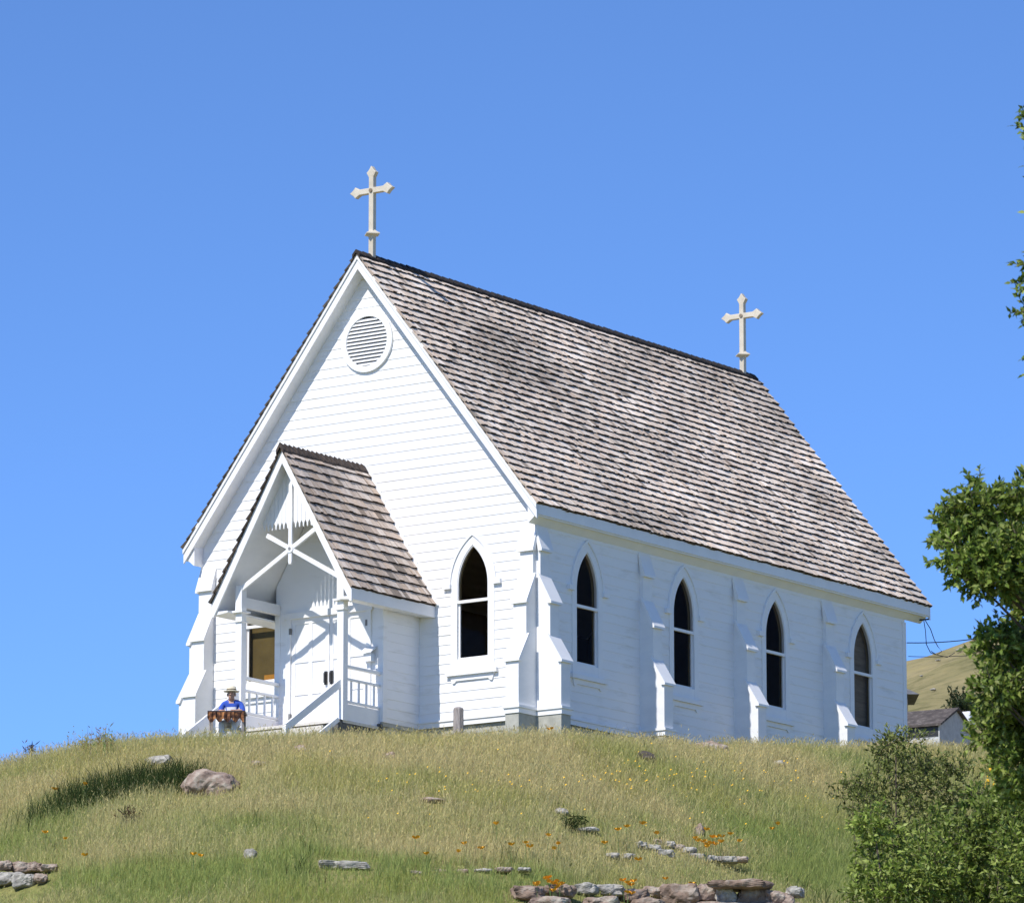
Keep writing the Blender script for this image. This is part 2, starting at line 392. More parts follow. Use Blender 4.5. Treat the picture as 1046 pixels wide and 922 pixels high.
def shakes(mb, xc, zr, ks, ncourse, expo, y0, y1, sg, thick, palette, wmin=.09, wmax=.22, dull=None):
    c_ = 1/math.sqrt(1+ks*ks); down = (sg*c_, -ks*c_); nor = (sg*ks*c_, c_)
    def P(d, h, y): return (xc+down[0]*d+nor[0]*h, y, zr-.045*1+down[1]*d+nor[1]*h)
    for i in range(ncourse):
        y = y0 - random.uniform(0, .1)
        db = expo*(i+1)
        while y < y1-.03:
            w = random.uniform(wmin, wmax); a, b = max(y, y0), min(y+w-random.uniform(.003,.012), y1)
            if y+w > y1-.05: b = y1
            y += w
            if b-a < .02: continue
            dd = db + random.gauss(0, .008); t = thick*random.uniform(.8, 1.2); dt = max(0, db-expo-.12); lift = random.gauss(0,.003)
            big = float(fbm((a+i*.13)*.55+40, i*.16+7, 3)); br = .62+1.05*(big-.2) + random.gauss(0, .065)
            if random.random() < .05: br *= .5
            base = random.choice(palette); col = tuple(max(.02, k_*br) for k_ in base)
            shaded_end = (col[0]*.10, col[1]*.085, col[2]*.07); sdc = .12 if sg < 0 else .6
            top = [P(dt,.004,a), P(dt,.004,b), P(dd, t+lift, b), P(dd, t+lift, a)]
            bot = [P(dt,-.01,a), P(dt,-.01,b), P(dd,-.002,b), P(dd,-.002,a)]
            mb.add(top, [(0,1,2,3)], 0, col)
            mb.add([top[3], top[2], bot[2], bot[3]], [(0,1,2,3)], 0, shaded_end)  # butt ends near black: their shade is put into the colour
            mb.add([top[0], top[3], bot[3], bot[0]], [(0,1,2,3)], 0, tuple(k_*sdc for k_ in col))  # left-slope edges carry the overhang shadow in their colour
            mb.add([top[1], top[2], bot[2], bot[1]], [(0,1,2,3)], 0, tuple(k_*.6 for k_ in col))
PAL = [(.80,.67,.545), (.85,.73,.61), (.75,.62,.505), (.87,.76,.65), (.72,.58,.465), (.80,.655,.52)]
sk = MB(); SL = HE*math.sqrt(1+KS*KS)
NC = 33; EX = (SL+.01)/NC
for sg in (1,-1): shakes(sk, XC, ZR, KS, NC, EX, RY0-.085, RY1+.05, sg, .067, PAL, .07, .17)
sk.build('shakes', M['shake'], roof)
rc = MB(); y = RY0-.11
while y < RY1-.18:
    w = random.uniform(.2,.26); h_ = random.uniform(0,.012)
    for sg in (1,-1):
        rc.add([(XC, y, ZR+.06+h_), (XC, y+w, ZR+.045+h_), (XC+sg*.10, y+w, ZR-KS*.10+.065), (XC+sg*.10, y, ZR-KS*.10+.08+h_), (XC, y, ZR-.02), (XC+sg*.10, y, ZR-KS*.10)], [(0,1,2,3),(0,3,5,4)])
        rc.add([(XC+sg*.10, y, ZR-KS*.10+.08+h_), (XC+sg*.10, y+w, ZR-KS*.10+.065), (XC+sg*.10, y+w, ZR-KS*.10-.0), (XC+sg*.10, y, ZR-KS*.10-.0)], [(0,1,2,3)])
    y += w
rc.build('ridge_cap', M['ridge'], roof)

# --- gable vent
vb = MB(); VC = (4.53, 8.50); n_ = 40
def ringz(mb, ri, ro, yf, yb, n=40):
    vs = []; fs = []
    for k_ in range(n):
        a = 2*math.pi*k_/n
        for r_, y_ in ((ri,yb),(ri,yf),(ro,yf),(ro,yb)): vs.append((VC[0]+r_*math.cos(a), y_, VC[1]+r_*math.sin(a)))
    for k_ in range(n):
        for j in range(3): fs.append((k_*4+j, k_*4+j+1, ((k_+1)%n)*4+j+1, ((k_+1)%n)*4+j))
    mb.add(vs, fs)
ringz(vb, .555, .69, -.065, -.001)
vent = vb.build('gable_vent', M['trim'], CH)
lb = MB()
for i in range(13):
    zc = VC[1]-.53+1.06*(i+.35)/13; h = math.sqrt(max(0,.56**2-(zc-VC[1])**2))
    if h < .08: continue
    lb.add([(VC[0]-h,-.058,zc-.028),(VC[0]+h,-.058,zc-.028),(VC[0]+h,-.018,zc+.030),(VC[0]-h,-.018,zc+.030),(VC[0]-h,-.05,zc-.036),(VC[0]+h,-.05,zc-.036)], [(0,1,2,3),(0,4,5,1)])
lb.build('louvre', M['white'], vent)
kb = MB(); kb.add([(VC[0]+.56*math.cos(2*math.pi*k_/n_), -.0145, VC[1]+.56*math.sin(2*math.pi*k_/n_)) for k_ in range(n_)], [tuple(range(n_))]); kb.build('backing', M['black'], vent)

# --- crosses
def cross_outline(c, z0, top, span, hw=.062):
    up = top-c; dn = c-z0
    def end(L): return [(hw, L-.26), (hw+.066, L-.15), (hw+.006, L-.10), (0, L)]
    pts = [(hw, -dn), (hw, -hw)]
    e = end(span); pts += [(L_, -w_) for w_, L_ in e[:3]]+[(span, 0)]+[(L_, w_) for w_, L_ in e[2::-1]]+[(hw, hw)]
    e = end(up); pts += [(w_, L_) for w_, L_ in e[:3]]+[(0, up)]+[(-w_, L_) for w_, L_ in e[2::-1]]
    pts += [(-hw, hw)]; e = end(span); pts += [(-L_, w_) for w_, L_ in e[:3]]+[(-span, 0)]+[(-L_, -w_) for w_, L_ in e[2::-1]]+[(-hw,-hw), (-hw,-dn)]
    return [(XC+x, c+z) for x, z in pts]
for yc, zb, label in ((.17, 0, 'front roof cross'), (15.10, -.085, 'rear roof cross')):
    c_ = 11.92+zb; cr = MB().prism(cross_outline(c_, ZR-.1, c_+.56, .585), yc-.06, yc+.06)
    co = cr.build('cross', M['cross'], CH, loc=(XC, yc, ZR), bevel=.012); co['label'] = label
    MB().lathe([(.08,-.07),(.13,-.035),(.21,-.01),(.21,.01),(.13,.05),(.08,.09)], (XC,yc,10.94+zb*.8), 4).build('collar', M['cross'], co)
    MB().prism([(XC+.045*math.cos(a), c_+.045*math.sin(a)) for a in np.arange(8)*math.pi/4], yc-.085, yc-.055).build('boss', M['crossdk'], co)

# --- windows (template faces -y, centred on x = 0)
def ring(mb, A, B, yf, yb, caps=True):
    n = len(A); vs = []; fs = []
    for (ax,az),(bx,bz) in zip(A,B): vs += [(ax,yb,az),(ax,yf,az),(bx,yf,bz),(bx,yb,bz)]
    for k_ in range(n-1):
        for j in range(4): fs.append((k_*4+j, k_*4+(j+1)%4, (k_+1)*4+(j+1)%4, (k_+1)*4+j))
    if caps: fs += [(0,1,2,3), ((n-1)*4+3,(n-1)*4+2,(n-1)*4+1,(n-1)*4)]
    mb.add(vs, fs)
def make_window(loc, rotz, extra=None):
    fr = MB(); ring(fr, arch_outline(0, .95), arch_outline(.165, .95), -.022, .08)
    fr.box(-AW, AW, -.020, .075, .95, BOT)
    o = fr.build('window', M['trim'], None); o.parent = CH; o.location = Vector(loc)-WORLD[CH.name]; o.rotation_euler = (0,0,rotz); WORLD[o.name] = Vector((0,0,0))
    sb = MB(); ring(sb, arch_outline(-.022, RAIL), arch_outline(-.001, RAIL), -.008, .03); sb.box(-AW+.002, AW-.002, -.016, .05, RAIL-.032, RAIL+.032); sb.build('upper_sash', M['trim'], o)
    sb = MB(); sb.box(-AW+.002, -AW+.045, .032, .07, BOT, RAIL); sb.box(AW-.045, AW-.002, .032, .07, BOT, RAIL); sb.box(-AW+.045, AW-.045, .034, .068, BOT, BOT+.05); sb.build('lower_sash', M['trim'], o)
    up = arch_outline(-.020, RAIL+.03); MB().add([(x,.008,z) for x,z in up], [tuple(range(len(up)))]).build('upper_pane', M['glass'], o)
    MB().add([(-AW+.04,.05,BOT+.04),(AW-.04,.05,BOT+.04),(AW-.04,.05,RAIL),(-AW+.04,.05,RAIL)], [(0,1,2,3)]).build('lower_pane', M['glass'], o)
    hb = MB(); ring(hb, arch_outline(.165, SPR-.02), arch_outline(.215, SPR-.02), -.050, -.002)
    hb.build('hood_mould', M['trim'], o)
    for sg in (1,-1):
        MB().box(min(sg*(AW+.15),sg*(AW+.35)), max(sg*(AW+.15),sg*(AW+.35)), -.085, -.002, SPR+.03-.09, SPR+.045).build('impost', M['trim'], o)
    MB().box(-.67, .67, -.10, -.0, .85, .945).build('sill', M['trim'], o)
    MB().prism([(-.58,.85),(-.55,.76),(-.52,.69),(-.47,.69),(-.42,.74),(.42,.74),(.47,.69),(.52,.69),(.55,.76),(.58,.85)], -.04, -.002).build('apron', M['trim'], o)
    if extra:
        MB().box(-AW-.1, AW+.1, .175, .18, .95, TIP+.1).build('blind_or_room_sheet', M[extra], o)  # blind on the fourth side window; ochre sheet added as the warm-lit interior
        if extra == 'ochre': MB().box(.02, .33, .10, .16, BOT+.02, BOT+.17).build('sunlit_wood', M['sunlit_wood'], o)  # orange box added for sunlit wood inside the left window
    return o
w1 = make_window((7.36, 0, FZ), 0)
def place_window(loc, rotz): return copy_tree(w1, CH, Vector(loc)-WORLD[CH.name], rotz)
make_window((1.64, 0, FZ), 0, 'ochre')
for y in SWIN[:3]: place_window((W, y, 0), math.pi/2)
make_window((W, SWIN[3], 0), math.pi/2, 'shade')

# --- buttresses (template: body stands out towards -y, width along x)
BW = .335
bd = MB().prism([(0,-.06),(-.64,-.06),(-.64,1.08),(-.36,1.55),(-.36,2.36),(-.11,2.88),(-.11,3.50),(0,3.93)], -BW/2, BW/2, 'x')
but = bd.build('buttress', M['white'], None); but.parent = CH; WORLD[but.name] = Vector((0,0,0))
for (o0,z0_,o1,z1_) in ((.33,1.60,.69,1.02), (.085,2.92,.42,2.29), (-.0,3.98,.18,3.44)):
    dx, dz = o1-o0, z1_-z0_; l = math.hypot(dx,dz); nx, nz = -dz/l*.06, dx/l*.06
    MB().prism([(-o0,z0_),(-o1,z1_),(-o1+.0,z1_-.05),(-o1+.10,z1_-.045),(-o0,z0_-.10)], -BW/2-.05, BW/2+.05, 'x').build('weathering_cap', M['trim'], but)
bm_ = MB().box(-BW/2-.055, BW/2+.055, -.70, 0, -.02, .035); bm_.box(-BW/2-.025, BW/2+.025, -.67, 0, -.13, -.02); bm_.build('base_moulding', M['trim'], but)
MB().box(-BW/2-.005, BW/2+.005, -.645, -.002, -2.0, -.13).build('pier', M['concrete'], but)
def put_b(o, loc, rz): o.location = Vector(loc)-WORLD[CH.name]; o.rotation_euler = (0,0,rz)
put_b(but, (W-BW/2, -.001, 0), 0)
def cp(loc, rz): put_b(copy_tree(but, CH), loc, rz)
cp((BW/2, -.001, 0), 0)
for y in (BW/2+.001, 3.90+BW/2, 7.64+BW/2, 11.37+BW/2): cp((W+.001, y, 0), math.pi/2)
cp((-.001, BW/2+.001, 0), -math.pi/2)

# --- porch
PX0, PX1, VY, PY = 3.07, 5.94, -1.3, -2.62
PZR, PK, PHE = 5.68, 1.69, 1.87
RYF = -2.99
def porchz(x): return PZR-PK*abs(x-XC)
vb = MB()
def plim(z): h = min((PX1-PX0)/2, max(0,(PZR-.25-z)/PK)); return (XC-h, XC+h)
siding(vb, lambda a,o,z: (a, VY-o, z), -.15, PZR-.3, plim, lambda z: [(3.47, 5.53)] if -.2 < z < 2.28 else [], lap=.004)
siding(vb, lambda a,o,z: (PX1+o, a, z), -.15, 2.6, lambda z: (VY, 0), lambda z: [], lap=.012)
siding(vb, lambda a,o,z: (PX0-o, a, z), -.15, 2.6, lambda z: (VY, 0), lambda z: [], lap=.012)
vb.box(PX1-.12, PX1+.022, VY-.022, VY+.12, -.15, 2.5); vb.box(PX0-.022, PX0+.12, VY-.022, VY+.12, -.15, 2.5)
vb.build('vestibule_wall', M['siding'], CH)
MB().box(PX0+.03, PX1-.03, VY+.03, .02, -2, -.16).box(PX0, PX1, VY-.01, .02, -.24, -.15).build('vestibule_base', M['concrete'], CH)
# door: two leaves in one casing
dc = MB(); dc.box(3.36, 3.48, VY-.04, VY+.05, -.15, 2.28); dc.box(5.52, 5.64, VY-.04, VY+.05, -.15, 2.28); dc.box(3.32, 5.68, VY-.055, VY+.05, 2.28, 2.42)
dc.build('door_casing', M['trim'], CH)
for sg in (-1, 1):
    a, b = (3.48, 4.497) if sg < 0 else (4.503, 5.52)
    db = MB().box(a, b, VY+.03, VY+.075, -.14, 2.28)
    for z0_, z1_ in ((-.14,.02),(.62,.74),(1.32,1.42),(2.16,2.28)): db.box(a+.003, b-.003, VY+.012, VY+.03, z0_, z1_)
    for x_ in (a+.003, (a+b)/2-.05, b-.103): db.box(x_, x_+.10, VY+.014, VY+.03, .02, 2.16)
    do = db.build('door', M['white'], CH, loc=(a, VY, -.14))
    hx = 4.43 if sg < 0 else 4.585
    MB().box(hx-.03, hx+.03, VY-.035, VY+.012, .78, 1.07).box(hx-.018, hx+.018, VY-.075, VY-.035, .82, 1.03).build('handle', M['black'], do)
    for z_ in (.1, 1.95):
        MB().box((a-.03 if sg < 0 else b-.02), (a+.02 if sg < 0 else b+.03), VY-.05, VY+.0, z_, z_+.13).build('hinge', M['grey'], do)
pr = MB()
for sg in (1,-1): pr.prism([(XC, PZR-.06), (XC+sg*(PHE-.02), PZR-.06-PK*(PHE-.02)), (XC+sg*(PHE-.02), PZR-.22-PK*(PHE-.02)), (XC, PZR-.22)], RYF+.04, -.002)
proof = pr.build('porch_roof', M['white'], CH)
ps = MB(); PSL = PHE*math.sqrt(1+PK*PK); PN = 15
PAL2 = [(.54,.45,.375), (.59,.50,.43), (.50,.41,.34), (.62,.54,.47), (.54,.43,.34)]
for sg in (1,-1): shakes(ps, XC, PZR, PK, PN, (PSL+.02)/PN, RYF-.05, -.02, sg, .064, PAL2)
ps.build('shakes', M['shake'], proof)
rc = MB(); y = RYF-.09
while y < -.06:
    w = .16
    for sg in (1,-1):
        rc.add([(XC, y, PZR+.09), (XC, y+w, PZR+.045), (XC+sg*.10, y+w, PZR-PK*.10+.06), (XC+sg*.10, y, PZR-PK*.10+.095), (XC, y, PZR-.02), (XC+sg*.10, y, PZR-PK*.10)], [(0,1,2,3),(0,3,5,4)])
        rc.add([(XC+sg*.10, y, PZR-PK*.10+.095), (XC+sg*.10, y+w, PZR-PK*.10+.06), (XC+sg*.10, y+w, PZR-PK*.10), (XC+sg*.10, y, PZR-PK*.10)], [(0,1,2,3)])
    y += w
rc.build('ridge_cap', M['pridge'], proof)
for sg in (1,-1):
    MB().prism([(XC, PZR-.045), (XC+sg*PHE, PZR-.045-PK*PHE), (XC+sg*PHE, PZR-.34-PK*PHE), (XC+sg*(PHE-.05), PZR-.34-PK*PHE), (XC, PZR-.355)], RYF, RYF+.045).build('rake_board', M['trim'], proof)
    zp = PZR-PK*PHE
    MB().prism([(XC+sg*(PHE-.025), zp-.02), (XC+sg*PHE, zp-.045), (XC+sg*PHE, zp-.30), (XC+sg*(PHE-.03), zp-.30), (XC+sg*(PHE-.40), zp-.26), (XC+sg*(PHE-.40), zp-.22), (XC+sg*(PHE-.025), zp-.22)], RYF+.046, -.003).build('eave_fascia', M['trim'], proof)
    MB().prism([(XC, PZR+.13), (XC+sg*(PHE+.10), PZR+.13-PK*(PHE+.10)), (XC+sg*(PHE+.02), PZR-.02-PK*(PHE+.02)), (XC, PZR-.02)], -.05, -.016).build('flashing_board', M['trim'], proof)
# gable boards with pointed ends
gb = MB(); bw = .105; k_ = -7
for k_ in range(-8, 9):
    xc_ = XC+k_*bw; ztop = porchz(xc_)-.20; zl = 4.12
    if ztop < zl+.05: continue
    xl, xr = xc_-bw/2+.003, xc_+bw/2-.003
    gb.prism([(xl, porchz(xl)-.2), (xl, zl), (xc_-.02, zl-.06), (xc_-.012, zl-.13), (xc_, zl-.15), (xc_+.012, zl-.13), (xc_+.02, zl-.06), (xr, zl), (xr, porchz(xr)-.2), (xc_, max(porchz(xl), porchz(xr), ztop+.2)-.2)], PY-.02, PY+.01)
gb.build('scalloped_boards', M['trim'], proof)
bz = 3.52
br = MB()
br.prism([(XC-.045,5.2),(XC-.045,3.24),(XC-.03,3.19),(XC+.03,3.19),(XC+.045,3.24),(XC+.045,5.2)], PY-.075, PY-.022)
br.build('king_post', M['trim'], proof)
for sg in (1,-1):
    br = MB(); zu = bz+.36
    br.prism([(XC+sg*.0, bz-.05), (XC+sg*1.30, bz-.78), (XC+sg*1.34, bz-.69), (XC+sg*.0, bz+.05)], PY-.068, PY-.012)
    br.prism([(XC, bz-.05), (XC+sg*.66, bz+.31), (XC+sg*.62, bz+.40), (XC, bz+.05)], PY-.066, PY-.010)
    br.build('brace', M['trim'], proof)
MB().prism([(XC+.09*math.cos(a), bz+.09*math.sin(a)) for a in np.arange(12)*math.pi/6], PY-.09, PY-.06).build('boss', M['trim'], proof).data.materials.append(M['grey'])
MB().prism([(XC+.035*math.cos(a), bz+.035*math.sin(a)) for a in np.arange(8)*math.pi/4], PY-.10, PY-.085).build('bolt', M['grey'], proof)
# porch side beams and infill above the posts
for x0 in (PX0-.02, PX1-.15):
    MB().box(x0+.02, x0+.15, PY-.03, VY-.03, 2.40, 2.62).build('porch_beam', M['white'], CH)
for sg in (1,-1):
    xo = XC+sg*1.36
    p = MB().box(xo-.085, xo+.085, PY-.085, PY+.085, -.28, 2.30)
    po = p.build('porch_post', M['trim'], CH, loc=(xo, PY, -.28), bevel=.008)
    MB().box(xo-.085, xo+.085, PY-.09, PY+.08, 2.30, 2.86).box(xo-.15, xo+.15, PY-.16, PY+.15, 2.27, 2.31).box(xo-.11, xo+.11, PY-.12, PY+.11, 2.07, 2.09).build('capital', M['trim'], po)
    rl = MB(); rl.box(xo-.05, xo+.05, PY+.085, VY-.01, .86, .92); rl.box(xo-.03, xo+.03, PY+.085, VY-.01, .60, .65); rl.box(xo-.03, xo+.03, PY+.085, VY-.01, .12, .17); rl.box(xo-.02, xo+.02, PY+.085, VY-.01, -.25, .10)
    ro = rl.build('porch_railing', M['trim'], CH)
    for i in range(4):
        yb = PY+.10+(VY-PY-.12)*(i+.8)/4.5
        MB().box(xo-.018, xo+.018, yb-.02, yb+.02, .17, .60).build('baluster', M['trim'], ro)
    hr = MB(); hr.bar((xo, PY-.07, .55), (xo, -4.55, -.62), .10, .055, up=(1,0,0)); hr.bar((xo, PY-.07, .50), (xo, -4.55, -.67), .05, .13, up=(0,0,1)); hr.build('stair_handrail', M['trim'], CH)
    MB().box(xo-.045, xo+.045, -4.60, -4.50, -1.35, -.62).build('newel_post', M['trim'], CH)
sd = MB().box(PX0+.02, PX1-.02, -2.78, VY-.015, -.32, -.26); sd.build('porch_deck', M['deck'], CH)
st_ = MB()
for i in range(4): st_.box(3.25, 5.75, -2.78-.36*(i+1), -2.78-.36*i+.02, -.44-.17*i-.5, -.42-.17*i)
st_.build('porch_steps', M['deck'], CH)
MB().box(3.30, 4.2, VY-.25, VY-.05, -.255, -.21).build('doorstep', M['red'], CH)
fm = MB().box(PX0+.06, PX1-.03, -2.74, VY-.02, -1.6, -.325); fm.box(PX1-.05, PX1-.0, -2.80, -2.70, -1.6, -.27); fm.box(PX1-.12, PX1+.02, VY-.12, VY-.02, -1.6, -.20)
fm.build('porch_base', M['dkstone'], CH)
for xs in (PX1-.02, PX0+.02): MB().bar((xs, -2.85, -.28), (xs, -4.3, -1.18), .06, .10, up=(0,0,1)).build('stair_stringer', M['trim'], CH)

# --- leaflet box on the vestibule wall
lb_ = thing('leaflet_box', 'small white leaflet box with sloping lid on the church porch wall', 'box', (5.62, VY-.015, 1.15))
MB().box(5.54, 5.74, VY-.16, VY-.02, 1.16, 1.33).build('body', M['trim'], lb_)
MB().prism([(VY-.02,1.50),(VY-.22,1.35),(VY-.22,1.33),(VY-.02,1.45)], 5.50, 5.79, 'x').build('lid', M['white'], lb_)

# ------------------------------------------------------------------ weathered post by the facade
wx, wy = 7.70, -1.0; wz = gz(wx, wy)
pb = MB().lathe([(.115,-.3),(.115,.2),(.11,.03-wz-.03),(.10,.03-wz),(.06,.05-wz)], (wx,wy,wz), 9)
tag(pb.build('wooden_post', M['wood'], None, loc=(wx,wy,wz)), 'short weathered grey wooden post standing before the church facade', 'post')

# ------------------------------------------------------------------ person at the table
TY = -5.3; TX0 = 4.88; gzt = gz(TX0, TY); TT_ = gzt+.79
TA = YAW*.95; TF = Vector((math.sin(TA), -math.cos(TA), 0)); TL = Vector((math.cos(TA), math.sin(TA), 0))
tbl = thing('folding_table', 'small dark topped table with brown and orange patterned cloth in front of the church steps', 'table', (TX0, TY, gzt)); tbl.rotation_euler.z = TA
tp = MB().box(TX0-.36, TX0+.42, TY-.30, TY+.30, TT_-.035, TT_); tp.build('table_top', M['dkwood'], tbl, bevel=.006)
for sx in (-.31, .37):
    for sy in (-.24, .24):
        MB().bar((TX0+sx, TY+sy, TT_-.03), (TX0+sx*1.02, TY+sy*1.1, gzt-.05), .035).build('leg', M['wood'], tbl)
cl = MB(); nseg = 26
ptsx = np.linspace(-.36, .40, nseg+1)
for i in range(nseg):
    ya = TY-.31+.02*math.sin(i*1.9); yb = TY-.31+.02*math.sin((i+1)*1.9); za = TT_-.15-.10*abs(math.sin(i*.55)); zb = TT_-.15-.10*abs(math.sin((i+1)*.55))
    cl.add([(TX0+ptsx[i],ya,TT_-.03),(TX0+ptsx[i+1],yb,TT_-.03),(TX0+ptsx[i+1],yb-.02,zb),(TX0+ptsx[i],ya-.02,za),(TX0+ptsx[i],ya+.012,TT_-.03),(TX0+ptsx[i+1],yb+.012,TT_-.03),(TX0+ptsx[i+1],yb-.008,zb),(TX0+ptsx[i],ya-.008,za)], [(0,1,2,3),(7,6,5,4),(3,2,6,7)])
clo = cl.build('patterned_cloth', M['cloth'], None, loc=(TX0, TY-.31, TT_)); clo.rotation_euler.z = TA; clo.location = Vector((TX0, TY, TT_))+TF*.31
tag(clo, 'brown and orange patterned cloth hanging from the dark table edge', 'cloth')
# body: skin modifier chain, seated behind the table, facing the camera
_pc = Vector((TX0, TY, 0))-TF*.47+TL*.09; PXc, PYc = _pc.x, _pc.y; seat = gzt+.53
hx, hy = math.sin(YAW)*.5, -math.cos(YAW)                          # roughly the way the person faces
fdir = (TF-TL*.12).normalized(); sdir = Vector((fdir.y*-1, fdir.x, 0)); sdir = Vector((-fdir.y, fdir.x, 0))   # sdir: the person's left, to the right of the picture
o0 = Vector((PXc, PYc, 0))
def bp_(f, s_, z): return o0+fdir*f+sdir*s_+Vector((0,0,z))
SK = [  # name, parent, pos, radius(x,y), material
 ('pelvis', None, bp_(0,0,seat+.09), (.17,.12), 3), ('waist','pelvis', bp_(.01,0,seat+.26), (.155,.11), 3), ('chest','waist', bp_(.03,0,seat+.44), (.17,.115), 3),
 ('upchest','chest', bp_(.03,0,seat+.53), (.12,.09), 3), ('neck','upchest', bp_(.06,0,seat+.575), (.06,.06), 0), ('jaw','neck', bp_(.12,0,seat+.625), (.068,.078), 0), ('head','jaw', bp_(.11,0,seat+.70), (.078,.095), 0), ('crown','head', bp_(.10,0,seat+.765), (.062,.075), 0),
]
for sg, nm in ((1,'l'),(-1,'r')):
    SK += [('sh'+nm,'upchest', bp_(.02,sg*.19,seat+.50), (.068,.068), 1), ('el'+nm,'sh'+nm, bp_(.12,sg*.27,seat+.25), (.052,.052), 1), ('fo'+nm,'el'+nm, bp_(.24,sg*.22,TT_+.075), (.042,.042), 0), ('wr'+nm,'fo'+nm, bp_(.33,sg*.15,TT_+.055), (.030,.026), 0), ('pa'+nm,'wr'+nm, bp_(.40,sg*.11,TT_+.045), (.040,.020), 0),
           ('hi'+nm,'pelvis', bp_(.06,sg*.11,seat+.07), (.105,.10), 2), ('kn'+nm,'hi'+nm, bp_(.43,sg*.14,seat+.05), (.072,.07), 2), ('an'+nm,'kn'+nm, bp_(.44,sg*.13,gzt+.09), (.045,.045), 2), ('to'+nm,'an'+nm, bp_(.60,sg*.14,gzt+.04), (.045,.03), 4)]
bmm = bmesh.new(); idx = {}; vs_ = {}
for i, (nm, par, p, r_, mm) in enumerate(SK):
    vs_[nm] = bmm.verts.new(p); idx[nm] = i
    if par: bmm.edges.new((vs_[par], vs_[nm]))
me = bpy.data.meshes.new('person_skeleton'); bmm.to_mesh(me); bmm.free()
tmp = bpy.data.objects.new('tmp_person', me); COL.objects.link(tmp)
tmp.modifiers.new('skin', 'SKIN').use_smooth_shade = True
if not me.skin_vertices: me.attributes
sl = me.skin_vertices[0].data if me.skin_vertices else None
if sl:
    for i, (nm, par, p, r_, mm) in enumerate(SK): sl[i].radius = r_; sl[i].use_root = (i == 0)
ss_ = tmp.modifiers.new('sub', 'SUBSURF'); ss_.levels = 2; ss_.render_levels = 2
dg = bpy.context.evaluated_depsgraph_get(); dg.update()
bmesh_body = bpy.data.meshes.new_from_object(tmp.evaluated_get(dg)); bpy.data.objects.remove(tmp)
# fingers: five unequal bent chains per hand joined into the same mesh
mbf = MB()
for sg in (1,-1):
    base = bp_(.43, sg*.10, TT_+.045)
    for j, ln in enumerate((.075,.085,.080,.062)):
        off = (j-1.5)*.019
        a = base+sdir*off*1.0; b = a+fdir*ln*.5+Vector((0,0,.012)); c = b+fdir*ln*.5+Vector((0,0,-.020))
        mbf.tube([a-fdir*.03, a, b, c], [.011,.011,.010,.007], 6)
    a = bp_(.37, sg*.08, TT_+.045); mbf.tube([a, a-sdir*sg*.035+fdir*.02, a-sdir*sg*.045+fdir*.055], [.013,.012,.008], 6)
# face
hd = bp_(.115,0,seat+.685)
mbf.tube([hd+fdir*.085+Vector((0,0,.03)), hd+fdir*.118+Vector((0,0,-.015)), hd+fdir*.09+Vector((0,0,-.025))], [.008,.016,.012], 6)
for sg in (1,-1): mbf.lathe([(.012,-.03),(.018,0),(.012,.03)], tuple(hd+sdir*sg*.082), 6)
nb = len(bmesh_body.vertices)
Vb = [tuple(v.co) for v in bmesh_body.vertices]+mbf.v; Fb = [tuple(p.vertices) for p in bmesh_body.polygons]; nf = len(Fb); Fb += [tuple(i+nb for i in f) for f in mbf.f]
def seg_mat(p):
    best = (9e9, 0)
    for nm, par, q, r_, mm in SK:
        if not par: continue
        a = SK[idx[par]][2]; ab = q-a; t_ = max(0, min(1, (p-a).dot(ab)/ab.length_squared)); d = (p-(a+ab*t_)).length
        m_ = mm
        if nm.startswith('wr') or nm.startswith('pa'): m_ = 0
        if nm.startswith('fo'): m_ = 1 if t_ < .35 else 0
        if d < best[0]: best = (d, m_)
    m_ = best[1]
    if m_ == 3:                                                   # torso: blue shirt, white bib in front
        l = p-o0; f_ = l.dot(fdir); s_ = l.dot(sdir); z_ = p.z-seat
        m_ = 2 if (f_ > .04 and abs(s_) < .12 and z_ < .45) or (f_ > .0 and .055 < abs(s_) < .11) else 1
    return m_
mi = []
for f in Fb[:nf]:
    c = sum((Vector(Vb[i]) for i in f), Vector())/len(f); mi.append(seg_mat(c))
mi += [0]*len(mbf.f)
pme = bpy.data.meshes.new('person'); loc_p = Vector((PXc, PYc, gzt)); pme.from_pydata([tuple(Vector(v)-loc_p) for v in Vb], [], Fb)
for k_ in ('skin','blue','cotton','cotton','dkwood'): pme.materials.append(M[k_])
pme.polygons.foreach_set('material_index', mi); pme.polygons.foreach_set('use_smooth', [True]*len(pme.polygons)); pme.update()
person = bpy.data.objects.new('person', pme); COL.objects.link(person); person.location = loc_p; WORLD[person.name] = loc_p
tag(person, 'person in blue shirt, white bib and pale hat seated behind the dark table', 'person')
hc = bp_(.105,0,seat+.762)
hat = MB().lathe([(.165,-.012),(.17,0),(.115,.012),(.10,.018),(.096,.085),(.075,.105),(.02,.10)], tuple(hc), 20)
ho = hat.build('hat', M['straw'], person, smooth=True)
MB().lathe([(.102,.02),(.101,.045)], tuple(hc), 20).build('hat_band', M['band'], ho)
MB().lathe([(.07,-.09),(.088,-.05),(.092,.0),(.085,.02)], tuple(hc-fdir*.018), 14).build('hair', M['hair'], person, smooth=True)
for sg in (1,-1): MB().lathe([(.004,-.007),(.009,0),(.004,.007)], tuple(hd+fdir*.088+sdir*sg*.030+Vector((0,0,.02))), 6).build('eye', M['black'], person)
MB().box(-.022,.022,-.004,.004,-.004,.004).build('mouth', M['band'], person, loc=tuple(hd+fdir*.088-Vector((0,0,.055)))).location = (hd+fdir*.088-Vector((0,0,.055)))-loc_p
